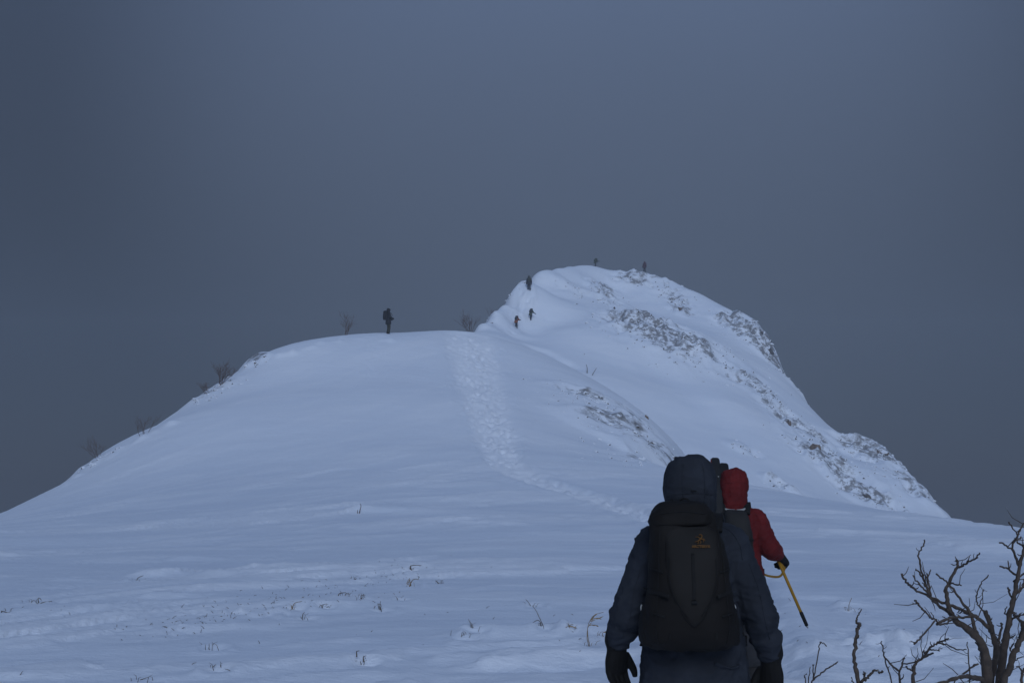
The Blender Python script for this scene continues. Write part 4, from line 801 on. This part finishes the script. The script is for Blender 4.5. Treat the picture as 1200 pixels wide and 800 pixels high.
for k, (pts, w0, w1, d0, d1) in enumerate([
    ([(1158, 925), (1157, 850), (1157, 800), (1155, 768), (1148, 750), (1135, 737), (1121, 727), (1114, 717), (1110, 705), (1109, 692), (1112, 682), (1118, 671), (1122, 663), (1121, 655)], 20, 3.5, 7.60, 7.45),
    ([(1122, 664), (1128, 663), (1135, 658), (1143, 654), (1149, 647)], 3.6, 1.8, 7.47, 7.30), ([(1137, 657), (1145, 653), (1146, 653)], 2.2, 1.5, 7.42, 7.40), ([(1121, 657), (1119, 652)], 2.2, 1.2, 7.45, 7.44),
    ([(1148, 749), (1143, 738), (1139, 725), (1134, 714), (1125, 701), (1117, 690), (1110, 682), (1104, 677), (1098, 672)], 6.5, 2.4, 7.56, 7.66), ([(1112, 682), (1119, 684), (1126, 685)], 2.6, 1.8, 7.50, 7.40),
    ([(1163, 740), (1156, 732), (1146, 724), (1135, 717), (1121, 712), (1110, 708), (1098, 703), (1088, 698), (1077, 693), (1068, 687), (1062, 681), (1057, 673)], 6.5, 2.8, 7.70, 7.35),
    ([(1116, 719), (1105, 713), (1095, 705), (1090, 700)], 4.5, 3, 7.58, 7.40), ([(1090, 698), (1083, 690), (1076, 683), (1070, 674)], 3, 1.8, 7.40, 7.30), ([(1090, 698), (1085, 685), (1081, 673), (1078, 660), (1077, 648), (1082, 639), (1084, 632)], 3.8, 2.0, 7.40, 7.52),
    ([(1081, 675), (1077, 670), (1074, 666)], 2.4, 1.8, 7.45, 7.4), ([(1091, 698), (1089, 688), (1087, 678), (1087, 672)], 2.8, 2.0, 7.40, 7.44), ([(1087, 679), (1089, 672), (1091, 667)], 2.2, 1.4, 7.43, 7.48), ([(1084, 687), (1081, 682)], 2.2, 1.4, 7.42, 7.4),
    ([(1139, 722), (1126, 723), (1117, 723), (1108, 726), (1098, 731)], 3.2, 4.2, 7.55, 7.40), ([(1117, 724), (1110, 729), (1099, 732)], 2.4, 2.6, 7.50, 7.38), ([(1100, 730), (1096, 725), (1091, 717)], 2.4, 1.2, 7.39, 7.34), ([(1096, 726), (1085, 740), (1077, 748), (1072, 754)], 2.2, 3.0, 7.36, 7.25), ([(1095, 725), (1090, 723), (1084, 716), (1080, 712), (1076, 707), (1072, 703)], 2.4, 2.6, 7.36, 7.30),
    ([(1163, 925), (1162, 850), (1162, 800), (1166, 775), (1167, 760), (1164, 745), (1161, 733), (1158, 725), (1154, 715)], 11, 6.5, 7.72, 7.80),
    ([(1155, 717), (1151, 714), (1148, 709), (1151, 700), (1153, 690)], 2.6, 1.0, 7.78, 7.85), ([(1149, 712), (1145, 706), (1144, 698), (1147, 690), (1151, 682), (1158, 673)], 2.0, 1.6, 7.78, 7.70),
    ([(1172, 925), (1172, 850), (1172, 800), (1174, 780), (1178, 755), (1181, 735), (1184, 715), (1188, 700), (1191, 683), (1195, 664), (1198, 650), (1203, 630), (1207, 612)], 17, 4.5, 7.66, 7.5),
    ([(1194, 662), (1190, 652), (1186, 643), (1189, 634), (1192, 627), (1187, 619), (1182, 612)], 4.2, 1.8, 7.55, 7.40), ([(1192, 627), (1196, 619), (1201, 612)], 2.8, 2, 7.46, 7.5), ([(1186, 643), (1179, 639), (1172, 635)], 2.8, 2.2, 7.5, 7.4), ([(1190, 633), (1194, 631), (1197, 629)], 2.6, 2, 7.47, 7.5), ([(1192, 635), (1197, 638), (1202, 642)], 2.2, 2.8, 7.5, 7.6),
    ([(1190, 673), (1182, 667), (1172, 662)], 3.2, 2.4, 7.56, 7.46), ([(1182, 666), (1182, 657)], 2.2, 1.6, 7.5, 7.48), ([(1186, 700), (1182, 694), (1181, 688)], 3, 2.4, 7.6, 7.5), ([(1189, 696), (1196, 690), (1200, 684), (1203, 672)], 5.5, 3, 7.6, 7.7), ([(1188, 681), (1194, 676), (1200, 672)], 3, 2.4, 7.58, 7.66),
    ([(1184, 716), (1190, 720), (1196, 727), (1203, 729)], 4.5, 3, 7.62, 7.75), ([(1183, 735), (1186, 726), (1192, 722), (1200, 719)], 3, 2, 7.63, 7.5), ([(1181, 722), (1178, 717), (1180, 710)], 2.4, 1.4, 7.62, 7.56), ([(1183, 747), (1190, 744)], 2.2, 1.4, 7.62, 7.6),
    ([(1176, 925), (1176, 850), (1176, 800), (1182, 784), (1187, 769), (1192, 758), (1196, 750), (1203, 738), (1207, 725)], 14, 7, 7.55, 7.4), ([(1184, 762), (1186, 755), (1188, 754)], 2.4, 1.4, 7.55, 7.5), ([(1188, 774), (1195, 770), (1203, 768)], 1.8, 1.2, 7.5, 7.4), ([(1196, 748), (1199, 736), (1197, 728)], 8, 5, 7.5, 7.5),
    ([(1168, 925), (1168, 850), (1168, 800), (1170, 775), (1171, 755), (1171, 745), (1174, 735), (1173, 729)], 7, 3, 7.8, 7.9), ([(1170, 757), (1167, 747), (1166, 744)], 2.4, 1.4, 7.84, 7.8), ([(1172, 760), (1174, 750), (1176, 746)], 2.4, 1.4, 7.84, 7.9),
    ([(1160, 830), (1152, 798), (1144, 794), (1133, 792), (1120, 794), (1104, 799), (1088, 806), (1070, 818)], 8.5, 4.5, 7.60, 7.1), ([(1127, 791), (1137, 783), (1146, 776)], 2.4, 2.6, 7.45, 7.4), ([(1136, 860), (1136, 820), (1136, 790), (1135, 765), (1134, 752)], 2.4, 1.4, 7.4, 7.5), ([(1143, 752), (1147, 758), (1150, 764), (1154, 775)], 1.8, 1.2, 7.58, 7.62),
    ([(1208, 880), (1200, 820), (1197, 800), (1198, 788), (1203, 780)], 6, 3, 7.3, 7.3), ([(1199, 790), (1195, 782), (1192, 780)], 2.6, 1.6, 7.3, 7.3), ([(1150, 779), (1149, 765), (1150, 748)], 1.6, 1.0, 7.9, 7.9)]):
    branch(sh, pts, w0, w1, d0, d1, seed=k)
DS = 7.9
s2 = empty('bare_shrub', (P(1066, 800, DS)[0], DS, gz(P(1066, 800, DS)[0], DS) - .05)); tag(s2, 'small forked leafless shrub leaning right, left of the big shrub', 'shrub')
for pts, w0, w1, d0, d1 in [
    ([(1068, 905), (1069, 850), (1070, 800), (1071, 786), (1073, 777), (1080, 771), (1086, 764), (1092, 757), (1099, 753), (1106, 750), (1112, 747)], 6.5, 2.4, 7.9, 7.8), ([(1099, 753), (1112, 756), (1123, 761), (1133, 760)], 2.2, 1.4, 7.82, 7.7), ([(1090, 760), (1097, 761), (1102, 762)], 2.2, 1.2, 7.85, 7.8), ([(1081, 770), (1088, 767), (1093, 765)], 3.4, 2.6, 7.86, 7.95), ([(1081, 769), (1081, 764), (1083, 762)], 2, 1.2, 7.86, 7.86), ([(1100, 761), (1104, 759)], 1.4, 1, 7.8, 7.8),
    ([(1071, 786), (1066, 784), (1061, 780)], 2.8, 2.2, 7.9, 7.8), ([(1075, 774), (1068, 777), (1058, 778)], 2.4, 1.8, 7.9, 8.0), ([(1058, 905), (1056, 850), (1055, 800), (1054, 787), (1057, 779), (1060, 770)], 4.2, 2.2, 7.95, 8.0), ([(1054, 786), (1045, 779), (1037, 769), (1035, 762), (1033, 750)], 3, 1.5, 7.95, 7.85), ([(1036, 768), (1040, 783), (1045, 798), (1050, 830)], 1.8, 2.2, 7.9, 7.95), ([(1054, 797), (1058, 793), (1059, 790)], 2, 1.2, 7.95, 7.9), ([(1106, 750), (1109, 752)], 1.6, 1, 7.8, 7.8)]:
    branch(s2, pts, w0, w1, d0, d1)
s3 = empty('dead_stem', (P(1006, 800, 7.4)[0], 7.4, gz(P(1006, 800, 7.4)[0], 7.4) - .05)); tag(s3, 'thick dead stem with a kinked tip and one curled side twig', 'shrub')
for pts, w0, w1, d0, d1, nm in [([(1010, 925), (1009, 860), (1006, 800), (1003, 785), (1001, 770), (1002, 755), (1004, 742), (1007, 733), (1007, 729)], 7.5, 4.6, 7.4, 7.4, 'stem'), ([(1007, 731), (1004, 727), (1005, 721), (1010, 714)], 3.6, 1.4, 7.4, 7.36, 'twig'), ([(1007, 806), (1011, 797), (1015, 794), (1021, 789), (1027, 784), (1030, 787), (1034, 786)], 5, 2.8, 7.4, 7.3, 'twig'), ([(1013, 794), (1013, 789), (1014, 788)], 3, 2, 7.38, 7.36, 'twig'), ([(1002, 803), (999, 797), (998, 793)], 1.8, 1, 7.4, 7.3, 'twig'), ([(1004, 748), (1007, 745)], 2, 1.2, 7.4, 7.36, 'twig')]:
    branch(s3, pts, w0, w1, d0, d1, nm, jit=.003)
s4 = empty('twig_cluster', (P(951, 800, 8.2)[0], 8.2, gz(P(951, 800, 8.2)[0], 8.2) - .05)); tag(s4, 'thin forked twigs beside the nearest hiker\'s right glove', 'twig')
for pts, w0, w1 in [([(950, 895), (951, 840), (951, 800), (953, 796), (957, 777), (960, 760), (961, 753), (964, 753), (969, 757)], 3, 1.4), ([(952, 797), (960, 790), (968, 784), (976, 779), (982, 775)], 2.2, 1.8), ([(949, 860), (948, 800), (949, 781)], 2, 1.2), ([(946, 860), (944, 800), (943, 792), (945, 789)], 1.8, 1.2), ([(953, 794), (953, 780), (954, 778)], 1.8, 1.2)]:
    branch(s4, pts, w0, w1, 8.2, 8.15, 'twig')

# ------------------------------------------------------------------ dry grass and stalks in the foreground snow
def tuft(px, py, stems, label, m=M_GRASS, seeds=(), w=1.7):
    q = on(px, py); d = q.y; g = empty('dry_stalk', q); tag(g, label, 'stalk', 'dead stalks sticking out of the snow')
    bz = P(px, py, d)
    for s in stems:
        pts = [(px + dx, py + dy) for dx, dy in s]; pts = [(pts[0][0], pts[0][1] + 6)] + pts
        branch(g, pts, w * .8, .7, d, d + random.uniform(-.08, .08), 'stem', m, 5, 5, .0012)
    blades = []
    for k in range(5):                                         # broken blades and stubble round the base
        a = random.uniform(0, 6.28); p0 = Vector((random.gauss(0, .05), random.gauss(0, .06), -.02)); l = random.uniform(.03, .10); p1_ = p0 + Vector((math.cos(a) * l * .5, math.sin(a) * l * .4, l * .8 + .02))
        blades.append(loft([p0, p0.lerp(p1_, .6) + Vector((0, 0, .008)), p1_ + Vector((math.cos(a) * l * .3, 0, -.01))], [.0028, .0022, .0008], n=5))
    if d < 40: link('stubble', mesh('stubble', *join(blades)), m, g)['kind'] = 'stuff'
    for dx, dy, ln, ang in seeds:
        for k in range(7):
            t = k / 6; cx = px + dx + math.cos(ang) * ln * t; cy = py + dy - math.sin(ang) * ln * t + ln * .25 * t * t; a = ang - .5 + random.uniform(-.5, .3)
            l = ln * .32; p0 = Vector(P(cx, cy, d)) - q; p1 = Vector(P(cx + math.cos(a) * l, cy - math.sin(a) * l, d + random.uniform(-.02, .02))) - q
            link('seed', mesh('seed', *loft([p0, p0.lerp(p1, .4), p1], [(.002, .002), (.007, .004), (.001, .001)], n=6)), M_SEED, g)
tuft(691, 757, [[(0, 0), (-2, -12), (-2, -24), (2, -33), (8, -38), (16, -40)], [(-1, 0), (-3, -10), (-2, -22), (2, -28)]], 'golden grass stalk with a drooping seed head left of the navy hiker', seeds=[(0, -30, 14, .55), (-1, -25, 9, .2), (1, -31, 10, 1.0)])
tuft(708, 748, [[(0, 0), (-2, -6), (2, -9)], [(1, 0), (3, -5), (8, -4)]], 'short golden grass wisp just below the drooping seed head', seeds=[(0, -8, 7, .1)])
tuft(637, 735, [[(0, 0), (-4, -10), (-9, -20), (-13, -26)], [(-2, 1), (-5, -8), (-11, -7), (-17, -2), (-20, 4)]], 'tall dark stalk with a second stalk arched over beside it', M_GRASSDK)
tuft(622, 710, [[(0, 0), (-3, -5), (-6, -8)], [(-8, 1), (-8, -4)]], 'short stalk pair behind the arched stalk', M_GRASSDK, w=1.3)
tuft(666, 735, [[(0, 0), (2, -3), (6, -4)], [(-4, 1), (-1, -2)]], 'tiny golden grass tips in the snow between two taller stalks', seeds=[(0, -2, 8, .05), (-5, 0, 6, .1)])
tuft(554, 738, [[(0, 0), (-2, -7), (-5, -13)], [(1, 0), (0, -5)]], 'short leaning stick behind a small snow mound', M_GRASSDK, w=2)
tuft(541, 748, [[(0, 0), (0, -4), (3, -5)], [(2, 1), (3, -5), (1, -8)], [(-2, 0), (-3, -5)]], 'grass bunch at the windward nose of the small snow mound', M_GRASSDK)
tuft(445, 716, [[(0, 0), (0, -6), (1, -12)], [(-1, 0), (-2, -9)], [(1, -8), (-3, -9)]], 'thin upright stalk in the middle of the left foreground', M_GRASSDK, w=1.5)
tuft(482, 668, [[(0, 0), (-1, -5), (4, -6), (11, -6)], [(8, 4), (10, 2)], [(0, 0), (-2, -3)]], 'brown stem end beside a snow crust bump, farther off', M_GRASSDK, w=2.6)
tuft(479, 686, [[(0, 0), (-2, -3), (1, -9)], [(1, 0), (5, -7), (12, -8)], [(2, 0), (2, -5)]], 'golden brown stems right below the farther snow crust bump', M_GRASS, w=2.6, seeds=[(-1, -3, 5, 1.2)])
tuft(514, 684, [[(0, 0), (-2, -3), (-4, -4)], [(0, 0), (2, -2)]], 'lone dark stub right of the golden brown stems', M_GRASSDK, w=2.4)
tuft(424, 702, [[(0, 0), (-1, -4), (3, -6)], [(0, 0), (-2, -2)]], 'dark bent stub left of the thin upright stalk', M_GRASSDK, w=2.4)
tuft(404, 698, [[(0, 0), (2, -3), (6, -2)], [(-7, -2), (-2, -4), (2, -4)]], 'pair of dark bits in the long crusty ridge', M_GRASSDK, w=2)
tuft(416, 679, [[(0, 0), (2, -2)]], 'single dark speck at the far edge of the crusty ridge', M_GRASSDK, w=2.2)
tuft(468, 703, [[(0, 0), (-5, 0), (-9, 2)]], 'flat lying twig right of the thin upright stalk', M_GRASSDK, w=1.6)
tuft(342, 714, [[(0, 0), (1, -4), (4, -8), (12, -10)], [(0, 0), (-1, -5)]], 'brown broken stem at the left end of the crusty ridge', M_GRASS, w=2.6)
tuft(354, 726, [[(0, 0), (1, -7), (3, -9)], [(-2, 1), (-6, 4)], [(1, 0), (-2, -4)]], 'curled grass bunch under the left end of the crusty ridge', M_GRASSDK, w=1.8)
tuft(378, 712, [[(0, 0), (1, -4), (5, -5)], [(-4, 0), (-2, -4)], [(3, 1), (7, -2)]], 'wispy thin stalks between the curled bunch and the long ridge', M_GRASSDK, w=1.3)
tuft(245, 760, [[(0, 0), (0, -6)]], 'single short peg of stem in the left foreground', M_GRASSDK, w=2.2)
tuft(250, 784, [[(0, 0), (-1, -3), (3, -6)], [(0, 0), (3, -2)]], 'small hooked stem below the single short peg', M_GRASSDK, w=1.8)
tuft(168, 797, [[(-4, 0), (0, -2), (6, -4)]], 'flat dark twig at the bottom left edge', M_GRASSDK, w=2)
tuft(160, 680, [[(0, 0), (3, -4), (8, -6)], [(2, 1), (6, 0)]], 'dark twig under a snow lip far to the left', M_GRASSDK, w=2)
tuft(36, 706, [[(0, 0), (4, -3), (8, 1)], [(9, -6), (13, -3)], [(-3, 3), (2, 2)], [(12, 0), (25, -2)]], 'low dark wisps at the far left of the snowfield', M_GRASSDK, w=1.6)
tuft(8, 717, [[(-6, -1), (0, 0), (6, 1)]], 'flat dark twig at the left picture edge', M_GRASSDK, w=2.2)
tuft(419, 601, [[(0, 0), (0, -4)], [(2, 0), (4, -8), (3, -11)], [(-2, 1), (-3, -2)]], 'frosted stalks at the head of a drift on the knoll\'s foot', M_BARK_FROST, w=2)
tuft(423, 777, [[(0, 0), (-1, -3)], [(3, -8), (6, -9)], [(-5, -14), (-2, -15)]], 'three dark specks low in the middle foreground', M_GRASSDK, w=2.4)
tuft(995, 716, [[(0, 0), (0, -8), (3, -16)]], 'thin straw left of the kinked dead stem, farther back', M_GRASS, w=1.3)
tuft(688, 437, [[(0, 0), (0, -6), (-1, -10)]], 'short dark post-like stalk on the knoll shoulder', M_GRASSDK, w=2.0)
tuft(694, 440, [[(0, 0), (2, -4), (5, -9)]], 'slanted stalk beside the short upright one on the knoll shoulder', M_GRASSDK, w=1.5)

bits = []                                                      # specks of straw and twig blown along the crusty ridge
for k in range(330):
    t_ = random.random(); px = 170 + 345 * t_ + random.gauss(0, 24); py = 738 - 72 * t_ + random.gauss(0, 8)
    if k % 4 == 0: px, py = random.uniform(0, 1150), random.gauss(735, 25)
    if py > 798: continue
    q = on(px, py); a = random.uniform(0, 6.28); l = random.uniform(.02, .075); u_ = Vector((math.cos(a), math.sin(a) * .6, random.uniform(.0, .9))).normalized()
    p0 = q + Vector((0, 0, -.012)); bits.append(loft([p0, p0 + u_ * l * .6 + Vector((0, 0, .006)), p0 + u_ * l], [.0034, .0028, .0012], n=5))
st = link('straw_litter', mesh('straw_litter', *join(bits)), M_GRASSDK); st['kind'] = 'stuff'; tag(st, 'specks of dead straw and twig strewn over the foreground snow', 'litter')

# ------------------------------------------------------------------ frosted shrubs along the skyline
def twig_tree(name, px, py, lo, hgt, spread, label, seed, lean=0.0, n=7, m=M_BARK_FROST, back=1.0):
    rg = random.Random(seed); q = on(px, py, lo); x, y = q.x, q.y + back; g = empty(name, (x, y, gz(x, y) - .1)); tag(g, label, 'shrub', 'frosted shrubs along the skyline')
    tw = []
    def grow(p, d, l, r, lev):
        pts = [p]; 
        for k in range(4):
            d = (d + Vector((rg.gauss(0, .14), rg.gauss(0, .14), rg.gauss(0.03, .10)))).normalized(); pts.append(pts[-1] + d * l / 4)
        tw_ = loft(pts, [r, r * .85, r * .7, r * .55, r * .4], n=5 if lev else 6)
        if lev == 0: link('stem', mesh('stem', *tw_), m, g)
        else: tw.append(tw_)
        if lev < 3:
            for k in range(4 if lev < 2 else 3):
                t = rg.uniform(.35, 1); i = min(3, int(t * 4)); b = pts[i].lerp(pts[i + 1], t * 4 - i)
                grow(b, (d + Vector((rg.gauss(0, .55), rg.gauss(0, .5), rg.uniform(-.05, .45)))).normalized(), l * rg.uniform(.4, .62), r * .5, lev + 1)
    for k in range(n):
        a = rg.uniform(0, 6.28); s = rg.uniform(.1, spread); grow(Vector((rg.gauss(0, .1), rg.gauss(0, .1), 0)), Vector((math.cos(a) * s + lean, math.sin(a) * s, 1)).normalized(), hgt * rg.uniform(.5, .8), .0135 * hgt, 0)
    c = link('crown', mesh('crown', *join(tw)), m, g); c['kind'] = 'stuff'
    return g
twig_tree('frosted_shrub', 402, 393, 20, 1.5, .7, 'faint bare shrub on the skyline left of the standing person', 1, n=5)
twig_tree('frosted_shrub', 252, 458, 20, 1.5, .8, 'largest frosted brown shrub on the left skyline', 2, n=8)
twig_tree('frosted_shrub', 238, 466, 20, 0.9, .9, 'low frosted shrub just below the largest one on the left skyline', 3, lean=-.4, n=6)
twig_tree('frosted_shrub', 163, 512, 20, 1.0, .8, 'small frosted shrub second from the left on the skyline', 4, n=5)
twig_tree('frosted_shrub', 107, 541, 20, 1.0, .9, 'leftmost brown frosted shrub on the skyline', 5, lean=-.3, n=6)
twig_tree('frosted_shrub', 552, 386, 110, 2.6, .9, 'brown frosted shrub where the knoll crest meets the summit slope', 6, n=8, lean=-.2)
twig_tree('frosted_shrub', 575, 368, 110, 1.2, .9, 'low frosted shrub on the left edge of the summit slope', 8, n=6)
